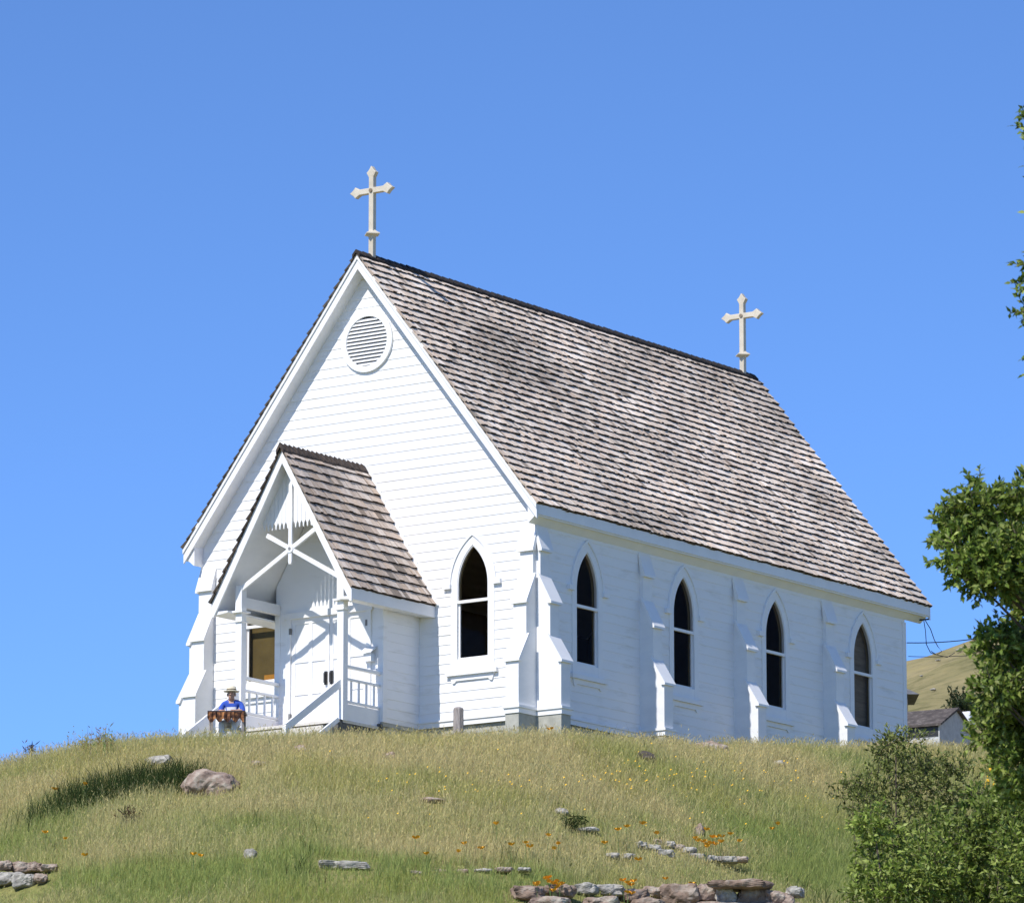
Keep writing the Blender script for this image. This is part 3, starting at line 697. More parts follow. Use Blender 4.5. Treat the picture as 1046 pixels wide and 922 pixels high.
# folding stool
so = thing('folding_stool', 'white folding stool with crossed legs under the person at the table', 'stool', (PXc, PYc, gzt)); so.rotation_euler.z = TA
MB().box(PXc-.20, PXc+.20, PYc-.18, PYc+.18, seat-.05, seat-.01).build('seat', M['cotton'], so)
for sy in (-.16, .16):
    for sg in (1,-1): MB().bar((PXc-sg*.19, PYc+sy, gzt-.03), (PXc+sg*.19, PYc+sy+.02*sg, seat-.05), .03).build('leg', M['trim'], so)
# a pale crate / bag under the table
bg = MB().prism([(TX0-.16,gzt),(TX0+.26,gzt),(TX0+.20,gzt+.37),(TX0-.02,gzt+.40)], TY-.12, TY+.12)
tag(bg.build('cloth_bag', M['cotton'], None, loc=(TX0+.05,TY,gzt), bevel=.03), 'pale cloth bag standing on the grass under the small dark table', 'bag')

# ------------------------------------------------------------------ rocks
ROCKS = []
def rock_mesh(mb, c, rx, ry, rz, seed, rot=0, sub=3, mi=0, blocky=.0, rough=.32):
    bm = bmesh.new(); bmesh.ops.create_icosphere(bm, subdivisions=sub, radius=1); rnd = random.Random(seed); off = Vector((rnd.random()*50, rnd.random()*50, rnd.random()*50))
    ca, sa_ = math.cos(rot), math.sin(rot); vs = []
    for v in bm.verts:
        p = v.co.copy()
        if blocky: m_ = max(abs(p.x), abs(p.y), abs(p.z)); p = p*(1-blocky)+ (p/m_)*blocky*.92
        pn = Vector((p.x, p.y*ry/rx, p.z*rz/rx)); p = p*(1+rough*noise.noise(pn*1.1+off)+rough*.6*noise.noise(pn*2.4+off)+rough*.3*noise.noise(pn*5.5+off))
        p = Vector((p.x*rx, p.y*ry, p.z*rz)); vs.append((c[0]+p.x*ca-p.y*sa_, c[1]+p.x*sa_+p.y*ca, c[2]+p.z))
    bm.verts.index_update(); mb.add(vs, [tuple(v.index for v in f.verts) for f in bm.faces], mi); bm.free()
def rock(u, v, wpx, hpx, m, label, seed, name='rock', blocky=0., tilt=1.0, group=None, clear=1.0):
    p = hit(u, v+hpx*.35); ppm = FPX/np.linalg.norm(p-CAM)
    rx = wpx/ppm/2; rz = hpx/ppm*.62; mb = MB()
    rock_mesh(mb, (p[0], p[1], p[2]+rz*.25), rx, rx*.75, rz, seed, YAW, 4 if wpx > 30 else 3, blocky=blocky)
    o = mb.build(name, m, None, loc=(p[0],p[1],p[2]), smooth=False); tag(o, label, 'rock', group)
    ROCKS.append((p[0], p[1], rx*1.25*clear)); return o
rock(214, 799, 58, 29, M['rock'], 'big brown boulder with pale lichen left of centre in the grass below the church', 11, 'boulder', .2)
rock(165, 776, 30, 11, M['rockgrey'], 'low grey rock half hidden in grass above the big brown boulder', 12, clear=.6)
rock(264, 779, 16, 6, M['rock'], 'small low rock in dry grass to the right of the big boulder', 13, clear=.5)
rock(660, 772, 18, 12, M['rockdk'], 'small dark rock in the grass below the second church window', 14)
rock(725, 763, 40, 14, M['rock'], 'pale pinkish rock in the grass below the third side window', 15, clear=.9)
rock(352, 883, 52, 8, M['rockgrey'], 'flat pale stone slab low on the slope below the porch', 16, blocky=.75)
rock(442, 816, 26, 6, M['rock'], 'thin flat brownish stone halfway down the middle of the slope', 17, clear=.6)
rock(573, 828, 16, 8, M['rockgrey'], 'small grey stone beside the dark weed at mid slope', 18)
rock(598, 847, 30, 5, M['rockgrey'], 'thin pale stone ledge just below the small grey stone', 19, blocky=.4)
rock(714, 847, 11, 13, M['rock'], 'upright brown stone above the orange poppies', 20)
rock(256, 871, 14, 12, M['rockgrey'], 'small upright grey stone low on the left slope', 21)
rock(398, 771, 14, 8, M['rock'], 'tiny brown stone in the grass below the porch roof', 22, clear=.6)
rock(308, 764, 18, 8, M['rock'], 'pinkish grey stone in the tall grass below the porch steps', 23, clear=.6)
rock(795, 779, 16, 6, M['rockgrey'], 'low grey stone in dry grass below the fourth buttress', 24, clear=.6)
def stone_row(spec, name, label, cat='stone wall'):
    """spec: list of (u, v_centre, w_px, h_px, material)"""
    ps_ = [hit(u, v+h*.5) for u, v, w, h, m in spec]; c = np.mean(ps_, axis=0)
    root = thing(name, label, cat, tuple(c))
    base = np.median([np.hypot(*(p[:2]-CAM[:2])) for p in ps_])
    for i, ((u, v, w, h, m), p) in enumerate(zip(spec, ps_)):
        q = at(u, v, min(base, np.hypot(*(p[:2]-CAM[:2])))-.12 + random.uniform(-.06,.06)); ppm = FPX/np.linalg.norm(q-CAM)
        q = q-np.array([0,0,.11 if name == 'stone_ledge' else .0]); mb = MB(); rock_mesh(mb, tuple(q), w/ppm/2*1.08, max(.16, w/ppm/2*.8), h/ppm/2*1.1, 100+i+int(u), YAW+random.uniform(-.3,.3), 4, blocky=.55, rough=.34)
        mb.build('stone', m, root, loc=tuple(q)); ROCKS.append((q[0], q[1], w/ppm*.45 if name == 'stone_ledge' else max(.30, w/ppm*.8)))
    return root
a, b, g, d = M['rockbr'], M['rock'], M['rockgrey'], M['rockdk']
stone_row([(540,912,34,14,a),(572,910,30,13,a),(562,924,40,14,b),(598,908,26,11,g),(624,909,28,12,g),(614,923,34,14,b),(648,914,26,12,a),(668,911,20,11,b),(660,925,36,14,a),(695,914,36,22,a),(722,912,22,18,b),(742,916,20,16,g),(768,916,28,20,a),(755,904,60,9,a),(796,918,26,16,b),(812,911,16,10,g),(735,929,50,14,b),(790,930,50,14,a)],
          'dry_stone_wall', 'rough wall of brown stones along the bottom of the slope, right of centre')
stone_row([(4,884,16,9,b),(22,886,20,10,b),(36,885,16,9,a),(50,886,16,7,b),(6,897,20,13,g),(24,899,22,15,g),(42,897,12,9,b),(-14,893,22,22,b)],
          'dry_stone_wall', 'grey and tan stacked stones at the lower left edge of the slope')
stone_row([(655,858,12,8,g),(668,862,16,10,g),(680,866,18,9,g),(692,861,14,8,b),(703,864,16,9,g),(712,870,18,7,g),(728,871,20,6,g),(745,872,18,7,g),(672,855,9,7,b),(640,869,14,6,g),(625,868,14,6,g),(685,857,10,8,g),(757,872,14,6,b)],
          'stone_ledge', 'scattered line of broken grey stones above the lower wall, beside orange poppies', 'stones')
stone_row([(448,884,20,5,b),(470,884,18,5,a),(492,883,20,4,g),(515,882,18,5,b),(535,882,14,4,g),(425,886,14,5,b)],
          'stone_ledge', 'low row of thin flat stones in the grass below the middle of the slope', 'stones')

# ------------------------------------------------------------------ grass
def grass(nblade, s0, s1, t0, t1, hmul=1.0):
    s = rng.uniform(s0, s1, nblade); t = rng.uniform(t0, t1, nblade); x, y = xy_of(s, t)
    u = 523+s*48.2; tc = np.interp(u, TU, TC); q = t-tc
    keep = (q > -7)
    inside = (x > -.1)&(x < W+.1)&(y > -.02)&(y < LEN)
    porch = (x > 3.0)&(x < 6.0)&(y > -4.35)&(y < .1)
    keep &= ~inside & ~porch
    edge = (np.abs(s) < 13) | (rng.random(nblade) < .45); keep &= edge
    s, t, x, y, q = [a_[keep] for a_ in (s, t, x, y, q)]; n = len(s)
    z = ground(x, y)
    big = fbm(s*.16+9, t*.34+3, 3); med = fbm(s*.8+31, t*.9+17, 3); fine = rng.random(n)
    green = np.clip(.08 + .068*np.clip(q-2.5, 0, 9) + (big-.46)*2.6 + (med-.44)*1.0, .02, .97)
    band = np.exp(-((q-11.2)/1.0)**2)*.35 + np.exp(-((q-8.3)/.8)**2)*.3; green = np.clip(green+band, .02, .97)
    # soft shadow left of the boulder, put in as taller, darker grass
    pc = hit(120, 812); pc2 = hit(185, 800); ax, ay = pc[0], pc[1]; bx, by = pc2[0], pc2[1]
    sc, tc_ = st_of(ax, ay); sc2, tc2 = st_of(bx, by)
    shadow_k = np.exp(-(((s-sc)/1.5)**2+((t-tc_)/.75)**2)) + .9*np.exp(-(((s-sc2)/.55)**2+((t-tc2-.1)/.7)**2)); shadow_k = np.clip(shadow_k*1.05-.12+.8*(med-.5), 0, .9)
    isg = rng.random(n) < green; in_shadow = rng.random(n) < shadow_k
    yel = (fbm(s*.5+77, t*.6+11, 3) > .52) & (rng.random(n) < .5)
    h = np.where(isg, rng.uniform(.14,.34,n), rng.uniform(.20,.46,n))*(.5+.62*big)*hmul; h = np.where(in_shadow, rng.uniform(.28,.55,n), h)
    near = np.clip((q+1.5)/2.5, .55, 1); h *= np.where(q < 0, np.clip(.75, 0, 1), 1.0)
    tall = (rng.random(n) < .006) & ~in_shadow; h = np.where(tall, h*1.55, h)
    for rx_, ry_, rr in ROCKS:
        dxs, dts = st_of(rx_, ry_); ds = np.abs(s-dxs); dt = t-dts
        m_ = (ds < rr)&(dt > -rr*.9)&(dt < rr+.9); h = np.where(m_, h*.45, h)
    w = np.where(isg, rng.uniform(.003,.0065,n), rng.uniform(.0022,.005,n)); w = np.where(in_shadow, .006, w)
    a = rng.uniform(0, 2*np.pi, n); wx_, wy_ = np.cos(a)*w, np.sin(a)*w
    b = rng.uniform(0, 2*np.pi, n); ln = rng.uniform(.05,.85,n)*h; lx, ly = np.cos(b)*ln+.06*h, np.sin(b)*ln
    V = np.empty((n, 5, 3), np.float32)
    V[:,0] = np.stack([x-wx_, y-wy_, z-.03], 1); V[:,1] = np.stack([x+wx_, y+wy_, z-.03], 1)
    V[:,2] = np.stack([x+wx_*.85+lx*.35, y+wy_*.85+ly*.35, z+h*.6], 1); V[:,3] = np.stack([x-wx_*.85+lx*.35, y-wy_*.85+ly*.35, z+h*.6], 1)
    V[:,4] = np.stack([x+lx, y+ly, z+h], 1)
    base = np.arange(n)[:,None]*5
    quads = base+np.array([[0,1,2,3]]); tris = base+np.array([[3,2,4]])
    # seed heads on dry stalks
    hd = np.where(~isg & ~in_shadow & (rng.random(n) < .40))[0]; k = len(hd)
    tip = V[hd,4]; sw = rng.uniform(.005,.010,k)[:,None]; ax_ = np.stack([np.cos(a[hd]), np.sin(a[hd]), np.zeros(k)], 1)*sw; L_ = np.stack([lx[hd]*.3, ly[hd]*.3, rng.uniform(.03,.075,k)], 1)
    VH = np.empty((k,4,3), np.float32); VH[:,0] = tip-L_*.5; VH[:,1] = tip+ax_; VH[:,2] = tip+L_*.6; VH[:,3] = tip-ax_
    qh = np.arange(k)[:,None]*4+np.array([[0,1,2,3]])+n*5
    tan = np.array([.70,.62,.355]); tan2 = np.array([.63,.585,.27]); yg = np.array([.44,.44,.11]); gr = np.array([.29,.375,.105]); gr2 = np.array([.43,.475,.165]); shadow_gr = np.array([.055,.085,.026])
    mixr = rng.random(n)[:,None]
    cg = gr*(1-mixr)+gr2*mixr; cd = tan*(1-mixr)+tan2*mixr; pink = (rng.random(n) < .18)[:,None]; cd = np.where(pink, np.array([.42,.30,.20]), cd)
    c = np.where(isg[:,None], cg, cd); c = np.where(yel[:,None], yg, c); c = np.where(in_shadow[:,None], shadow_gr*(.6+mixr), c)
    reg = (gr+gr2)*.5*green[:,None]+(tan+tan2)*.5*(1-green[:,None]); c = np.where(in_shadow[:,None], c, c*.5+reg*.5)
    c = c*rng.uniform(.86,1.12,n)[:,None]
    C = np.repeat(c, 5, axis=0); CHd = np.repeat(c[hd]*np.array([1.1,1.02,.95]), 4, axis=0)
    return np.concatenate([V.reshape(-1,3), VH.reshape(-1,3)]), [np.concatenate([quads, qh]), tris], np.concatenate([C, CHd])
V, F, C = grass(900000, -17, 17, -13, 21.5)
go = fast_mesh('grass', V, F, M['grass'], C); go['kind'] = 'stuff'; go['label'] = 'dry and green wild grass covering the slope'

# ------------------------------------------------------------------ wildflowers
def poppy_mesh(seed):
    rnd = random.Random(seed); mb = MB(); h = rnd.uniform(.30,.42)
    mb.tube([(0,0,-.03),(.01,.0,h*.5),(.0,.012,h)], [.004,.004,.003], 5, 1)
    for k_ in range(4):
        a = k_*math.pi/2+rnd.uniform(-.2,.2); c, s_ = math.cos(a), math.sin(a); r_ = .042
        P = lambda rr, tt, zz: (c*rr-s_*tt, s_*rr+c*tt, h+zz)
        mb.add([P(.004,0,0), P(.03,-.032,.02), P(.05,-.026,.05), P(.054,.0,.055), P(.05,.026,.05), P(.03,.032,.02)], [(0,1,2,3,4,5)], 0)
    return mb
pm = [poppy_mesh(i).build('poppy', [M['poppy'], M['stem']], None) for i in range(4)]
pops = []
for (u,v) in [(425,862),(437,874),(508,848),(470,872),(476,868),(563,745),(558,860),(565,869),(640,850),(656,842),(632,854),(652,880),(795,846),(790,847),(745,858),(736,856),(85,806),(55,807),(45,857),(67,859),(86,880),(203,876),(197,880),(493,869),(523,869),(541,866),(535,868),(707,905),(680,904),(672,852),(754,865),(618,863),(570,868),(720,848)]: pops.append((u,v,'scattered'))
for k_ in range(10): pops.append((random.gauss(722,7), random.gauss(862,3.2), 'ledge'))
for k_ in range(13): pops.append((random.gauss(563,9), random.gauss(906,4), 'wall'))
for k_ in range(6): pops.append((random.gauss(642,5), random.gauss(911,3), 'wallmid'))
LBL = {'scattered': ('single orange poppy dotted in the grass of the slope', 'scattered orange poppies'), 'ledge': ('orange poppy in the bright clump beside the line of broken grey stones', 'poppies by the stone ledge'),
       'wall': ('orange poppy in the clump on the left end of the brown stone wall', 'poppies on the wall end'), 'wallmid': ('orange poppy in the small tuft on top of the brown stone wall', 'poppies on top of the wall')}
for i, (u, v, k_) in enumerate(pops):
    o = pm[i] if i < 4 else pm[i % 4].copy()
    if i >= 4: COL.objects.link(o)
    p = hit(u, v+16); o.location = (p[0], p[1], p[2]); o.rotation_euler = (random.uniform(-.1,.1), random.uniform(-.1,.1), random.uniform(0,6.28)); sc_ = random.uniform(.9,1.25); o.scale = (sc_*1.15,)*2+(1,)
    tag(o, LBL[k_][0], 'poppy', LBL[k_][1])
# tiny yellow flowers, uncountable
yv = []; yf = []; 
pts = [(random.gauss(640,40), random.gauss(793,10)) for _ in range(40)]+[(random.gauss(720,60), random.gauss(795,14)) for _ in range(34)]+[(random.uniform(330,860), random.uniform(765,850)) for _ in range(26)]+[(random.gauss(470,60), random.gauss(800,12)) for _ in range(25)]
for u, v in pts:
    p = hit(u, v+14); p = p+np.array([0,0,random.uniform(.28,.36)]); r_ = random.uniform(.012,.022); k_ = len(yv)
    for a in range(5): yv.append((p[0]+r_*math.cos(a*1.2566), p[1]+r_*math.sin(a*1.2566)*.7-r_*.3, p[2]+r_*.8*math.sin(a*1.2566)))
    yf.append(tuple(range(k_, k_+5)))
mb = MB(); mb.add(yv, yf); yo = mb.build('yellow_flowers', M['yellow'], None); yo['kind'] = 'stuff'; yo['label'] = 'tiny yellow flowers in the dry grass'

# ------------------------------------------------------------------ trees and shrubs
def leaves(P, D, length, width, cols):
    """P base points, D unit directions -> folded leaf of 6 vertices each"""
    n = len(P); rv = rng.normal(size=(n,3)); side = None; prefer = rng.normal(size=(n,3))*.75+np.array([.1,-.62,.75]); rv = np.cross(prefer, D); rv = np.cross(D, np.cross(prefer, D)); side = np.cross(rv, D); side /= np.linalg.norm(side, axis=1)[:,None]+1e-9; nor = np.cross(D, side)
    L = length*rng.uniform(.65,1.2,n)[:,None]; Wd = width*rng.uniform(.7,1.15,n)[:,None]
    V = np.empty((n,6,3)); V[:,0] = P; V[:,1] = P+D*L*.45-side*Wd*.5+nor*Wd*.16; V[:,2] = P+D*L*.5; V[:,3] = P+D*L*.45+side*Wd*.5+nor*Wd*.16; V[:,4] = P+D*L-nor*L*.10; V[:,5] = P+D*L*.75
    b = np.arange(n)[:,None]*6
    T = np.concatenate([b+np.array([[0,2,1]]), b+np.array([[0,3,2]])]); Q = np.concatenate([b+np.array([[1,2,5,4]]), b+np.array([[2,3,4,5]])])
    return V.reshape(-1,3), Q, T, np.repeat(cols, 6, axis=0)
def crown(clumps, leaf, lw, per_twig, pal, upb=.35, twig_len=.45, dens=1.0):
    """clumps: (centre, radius, twigs).  Returns leaf arrays and twig list."""
    P = []; D = []; tw = []; C = []
    for c, r_, nt in clumps:
        tone = random.uniform(.8,1.2)
        for k_ in range(int(nt*dens)):
            d = Vector(rng.normal(size=3)); d.normalize(); rr = r_*random.random()**.45
            a = Vector(c)+Vector((d.x*rr, d.y*rr, d.z*rr*.85)); dd = (d*.8+Vector((0,0,upb))+Vector(rng.normal(size=3))*.35).normalized(); l = twig_len*random.uniform(.5,1.2)
            tw.append((a, a+dd*l))
            for j in range(per_twig):
                f = (j+.6)/per_twig; p = a+dd*l*f; ld = (dd*.75+Vector(rng.normal(size=3))*.75).normalized(); P.append(p); D.append(ld)
                b = random.choice(pal); k2 = tone*random.uniform(.7,1.3); C.append((b[0]*k2, b[1]*k2, b[2]*k2))
    return leaves(np.array(P), np.array(D), leaf, lw, np.array(C)), tw
def plant(name, label, cat, root, clumps, limbs, leaf, lw, per, pal, twig_len, trunk_r, dens=1.0, upb=.35, thin=1, lr=1.0):
    o = thing(name, label, cat, root)
    (V, Q, T, C), tw = crown(clumps, leaf, lw, per, pal, upb, twig_len, dens)
    fast_mesh('crown', V, [Q, T], M['leaf'], C, o, root)
    tb = MB()
    for a, b in tw: tb.tube([a, b], [.006,.003], 3, 0, False)
    tb.build('twigs', M['bark'], o)
    lb2 = MB()
    for i_, (pts, rads) in enumerate(limbs):
        if i_ == 0 or thin == 1 or i_ % thin == 0: lb2.tube(pts, [r_*lr for r_ in rads] if i_ else rads, 8)
    lb2.build('trunk', M['bark'], o, smooth=True)
    return o
def limb(a, b, r0, r1, wob=.15, n=6):
    a = Vector(a); b = Vector(b); L = (b-a).length; pts = []; rads = []
    for i in range(n+1):
        f = i/n; p = a.lerp(b, f)+Vector(rng.normal(size=3))*wob*L*.1*math.sin(math.pi*f); pts.append(p); rads.append(r0+(r1-r0)*f)
    return pts, rads
GREEN = [(.14,.21,.032), (.20,.275,.045), (.09,.145,.025), (.30,.355,.09), (.17,.245,.04)]
# big bay tree standing on the slope right of the frame
TD = 52.0
tr = at(1150, 900, TD); tr[2] = gz(tr[0], tr[1]); 
clumps = []; limbs = []
top = Vector(at(1130, 60, TD)); root = Vector(tr); mid1 = root.lerp(top, .35)+Vector((0.1,.1,0)); mid2 = root.lerp(top, .68)
limbs.append(([root-Vector((0,0,.3)), root.lerp(mid1,.5), mid1, mid2, top], [.42,.34,.28,.18,.05]))
def tc_(u, v, rpx, nt, dz=0.0):
    u += 9; v += 4
    p = Vector(at(u, v, TD+dz)); clumps.append((p, rpx/ (FPX/(TD*1.02)), nt)); f = max(0.05, min(.95, (p.z-1.2-root.z)/(top.z-root.z))); q = root.lerp(mid1, f/.35) if f < .35 else (mid1.lerp(mid2, (f-.35)/.33) if f < .68 else mid2.lerp(top, (f-.68)/.32))
    limbs.append(limb(q, p, .055, .012))
for (u,v,r_,nt) in [(982,520,22,34),(968,532,18,26),(995,545,32,60),(972,562,22,32),(1005,580,26,46),(1030,570,40,80),(985,588,16,22),(1040,530,30,60),(1020,512,16,22),(1046,620,26,46),(992,498,10,8),(958,545,9,6),(1052,500,22,36),
                    (1018,660,24,40),(1005,655,14,18),(1035,690,36,70),(1008,700,20,30),(1020,735,30,56),(1005,745,16,22),(1045,740,40,80),(1030,778,24,44),(1050,650,30,56),(1048,800,26,44),(1016,715,18,26),
                    (1046,286,9,9),(1043,312,7,8),(1050,345,7,6),(1046,266,5,4),(1050,376,5,3),(1040,117,3,3),(1046,126,5,5),(1052,140,8,7)]: tc_(u, v, r_, nt, random.uniform(-1.2,1.2))
for k_ in range(70):                                              # the rest of the crown, outside the frame
    u = random.uniform(1085, 1360); v = random.uniform(60, 800); e = abs((v-430)/420)
    if u > 1360-160*e: continue
    tc_(u, v, random.uniform(30,55), 26, random.uniform(-2.5,2.5))
plant('bay_tree', 'tall leafy green tree reaching in from the right edge of the picture', 'tree', tuple(root), clumps, limbs, .085, .042, 12, GREEN, .17, .4, 1.9, .3, 1, .6)
# near bush with large leaves
BD = 78.0
clumps = []; limbs = []
br_ = at(985, 960, BD); br_[2] = gz(br_[0], br_[1]); root = Vector(br_)
def bc(u, v, rpx, nt, dz=0.):
    p = Vector(at(u, v, BD+dz)); clumps.append((p, rpx/(FPX/(BD*1.02)), nt)); limbs.append(limb(root+Vector((random.uniform(-.3,.3),random.uniform(-.3,.3),0)), p, .05, .010, .3))
for (u,v,r_,nt) in [(893,845,18,26),(905,860,20,30),(880,852,12,12),(950,885,40,80),(985,870,36,80),(1010,850,30,66),(1030,835,26,56),(1020,890,44,100),(975,915,40,80),(925,905,24,34),(900,905,20,24),(880,912,14,14),(1045,870,30,60),(1000,815,14,16),(1040,812,18,28),(940,925,40,60),(1010,935,50,90),(890,880,12,10),(960,850,20,30),(1060,900,40,70)]: bc(u, v, r_, nt, random.uniform(-1,1))
for k_ in range(26): bc(random.uniform(890,1120), random.uniform(945,1100), 45, 30, random.uniform(-1.2,1.2))
plant('leafy_bush', 'dense bright green bush with large leaves in the lower right corner', 'bush', tuple(root), clumps, limbs, .098, .044, 11, [(.18,.25,.040),(.24,.31,.06),(.13,.19,.03),(.31,.37,.09)], .22, .1, 1.9, .35, 3, .5)
# sparser shrub with small leaves behind it
BD2 = 90.0
clumps = []; limbs = []
br_ = at(935, 930, BD2); br_[2] = gz(br_[0], br_[1]); root = Vector(br_)
def bc2(u, v, rpx, nt, dz=0.):
    p = Vector(at(u, v, BD2+dz)); clumps.append((p, rpx/(FPX/(BD2*1.02)), nt)); limbs.append(limb(root+Vector((random.uniform(-.2,.2),random.uniform(-.2,.2),0)), p, .045, .010, .5))
for (u,v,r_,nt) in [(915,760,14,18),(932,757,10,10),(905,768,12,14),(925,785,22,34),(945,795,24,40),(895,805,18,22),(870,800,10,8),(862,812,10,8),(885,825,16,16),(960,815,26,40),(985,800,18,22),(978,783,12,10),(915,825,26,40),(940,845,34,50),(990,830,20,26),(872,835,10,6),(900,790,10,10),(955,780,12,12),(880,815,8,6)]: bc2(u, v, r_, nt, random.uniform(-.8,.8))
plant('sparse_shrub', 'open shrub with small dull green leaves and bare twigs before the church corner', 'bush', tuple(root), clumps, limbs, .080, .036, 10, [(.14,.175,.04),(.18,.215,.052),(.10,.135,.03),(.24,.26,.08)], .22, .1, 2.1, .35, 2, .45)
# weeds by the mid-slope stone and beside the church wall
def weed(u, v, h, n, col, label, name='weed', spread=.12):
    p = hit(u, v); mb = MB()
    for k_ in range(n):
        a = random.uniform(0,6.28); b = p+np.array([random.gauss(0,spread), random.gauss(0,spread), 0]); e = b+np.array([math.cos(a)*.12*h, math.sin(a)*.12*h, h*random.uniform(.6,1)])
        c = tuple(k2*random.uniform(.7,1.3) for k2 in col); d = np.array([.012*math.sin(a),-.012*math.cos(a),0]); m2 = (b+e)/2+np.array([0,0,.03])
        mb.add([b-d*.4,b+d*.4,m2+d*.4,e,m2-d*.4], [(0,1,2,3,4)], 0, c)
        for j in range(4):
            f = random.uniform(.4,1); q_ = b+(e-b)*f; dv = rng.normal(size=3)*.03; sv = np.cross(dv, rng.normal(size=3)); sv = sv/np.linalg.norm(sv)*.012
            mb.add([q_, q_+dv+sv, q_+dv*2, q_+dv-sv], [(0,1,2,3)], 0, c)
    return tag(mb.build(name, M['grass'], None, loc=tuple(p)), label, 'weed')
weed(586, 850, .40, 50, (.05,.07,.025), 'dark leafy weed clump beside the small grey stone on the slope')
weed(627, 750, .55, 60, (.30,.32,.10), 'tall pale weed tuft against the shaded church wall by the corner buttress', spread=.22)
weed(101, 776, .7, 26, (.36,.34,.14), 'tall pale grass tussock standing on the left skyline', spread=.25)
weed(132, 842, .35, 30, (.13,.085,.05), 'brownish dry weed below the shadow-dark grass on the left slope')
weed(31, 772, .3, 20, (.12,.09,.07), 'small brown thistle on the skyline at far left', spread=.05)
weed(100, 772, .65, 40, (.30,.30,.09), 'yellow green weed clump on the skyline left of the church', spread=.3)
# yellow flower spike among the bushes
p = at(1003, 812, 92); mb = MB()
for du, top_ in ((0, (1013,783)), (10, (1021,786))):
    q = at(1003+du, 812, 92); e = at(top_[0], top_[1], 92); mb.tube([q-np.array([0,0,1.2]), q, e], [.008,.008,.006], 5, 1)
    for k_ in range(16):
        f = random.uniform(.3,1); c = q+(e-q)*f+rng.normal(size=3)*.02; rock_mesh(mb, tuple(c), .022, .022, .026, k_, 0, 1, 0)
tag(mb.build('flower_spike', [M['yellow'], M['stem']], None, loc=tuple(p)), 'yellow flower spikes rising between the bush and the tree', 'flower')

# ------------------------------------------------------------------ far hillside: shed, roof, round tree, rocks
def ground_on_hill(u, d):
    p = at(u, 700, d); s, t = st_of(p[0], p[1]); return float(hillz(s, d))
def at_far(u, v, d): return Vector(at(u, v, d))
SD = 292.0
apex = at_far(977, 723, SD); shp = thing('shed', 'small pale gabled shed with dark patched roof on the hillside behind the church', 'shed', (apex.x, apex.y, apex.z-3.2))
r2 = Vector((RH[0], RH[1], 0)); f2 = Vector((FH[0], FH[1], 0))
gd = (r2*.5+f2*.866).normalized()     # along the gable wall, left to right
rd = (r2*-.80+f2*.60).normalized()                                     # along the ridge, going back to the left
rd = Vector((-gd.y, gd.x, 0)); 
if rd.dot(f2) < 0: rd = -rd
hwid = 2.05; rise = 1.02; lenr = 3.6; wallh = 2.4
def SP(a, b, z): return apex+gd*a+rd*b+Vector((0,0,z))
wmb = MB().add([SP(-hwid,.05,-rise-.05), SP(-hwid,.05,-wallh-1.5), SP(hwid,.05,-wallh-1.5), SP(hwid,.05,-rise-.05), SP(0,.05,-.08), SP(-hwid,lenr,-rise-.05), SP(-hwid,lenr,-wallh-1.5), SP(hwid,lenr,-wallh-1.5), SP(hwid,lenr,-rise-.05), SP(0,lenr,-.08)],
    [(0,1,2,3,4),(9,8,7,6,5),(0,5,6,1),(3,2,7,8)])
wmb.build('wall', M['shedwall'], shp)
rmb = MB()
for sg in (1,-1):
    a0 = [SP(0,-.15,.03), SP(sg*(hwid+.22),-.15,-rise-.08), SP(sg*(hwid+.22),lenr+.2,-rise-.08), SP(0,lenr+.2,.03)]
    rmb.add(a0+[q-Vector((0,0,.12)) for q in a0], [(0,1,2,3),(7,6,5,4),(0,4,5,1),(1,5,6,2),(2,6,7,3),(3,7,4,0)])
rmb.build('roof', M['wroof'], shp)
wmb = MB().add([SP(-hwid-.02,.12,-rise-.1), SP(-hwid-.02,3.4,-rise-.1), SP(-hwid-.02,3.4,-rise-.75), SP(-hwid-.02,.12,-rise-.75)], [(0,1,2,3)]); wmb.build('black_panel', M['black'], shp)  # flat black sheet on the front wall below the eave
lmb = MB()
for a0_, a1_, z0_ in ((-.9,.9,-2.05),): 
    q = [SP(a0_,-.02,z0_), SP(a1_,-.02,z0_), SP(a1_,-.02,z0_-.4), SP(a0_,-.02,z0_-.4)]; lmb.add(q, [(0,1,2,3)])
lmb.build('black_panel', M['black'], shp)
hb_ = at_far(922, 705, 330); hs = thing('house', 'edge of a grey roofed house mostly hidden behind the church back corner', 'house', (hb_.x, hb_.y, hb_.z-2.5))
def HP(a, b, z): return hb_+r2*a+f2*b+Vector((0,0,z))
hm = MB(); v8 = [HP(a,b,z) for a in (-3.0,.30) for b in (0,4) for z in (-3.5,-.2)]; hm.add(v8, [(0,1,3,2),(4,6,7,5),(0,4,5,1),(2,3,7,6)]); hm.build('wall', M['dkstone'], hs)
rm = MB(); v6 = [HP(-3.2,-.2,-.25), HP(1.0,-.2,-.25), HP(1.0,4.2,-.25), HP(-3.2,4.2,-.25), HP(-2.6,2,.9), HP(.2,2,.52)]
rm.add(v6, [(0,1,5,4),(2,3,4,5),(1,2,5),(3,0,4),(3,2,1,0)]); rm.build('roof', M['greyroof'], hs)
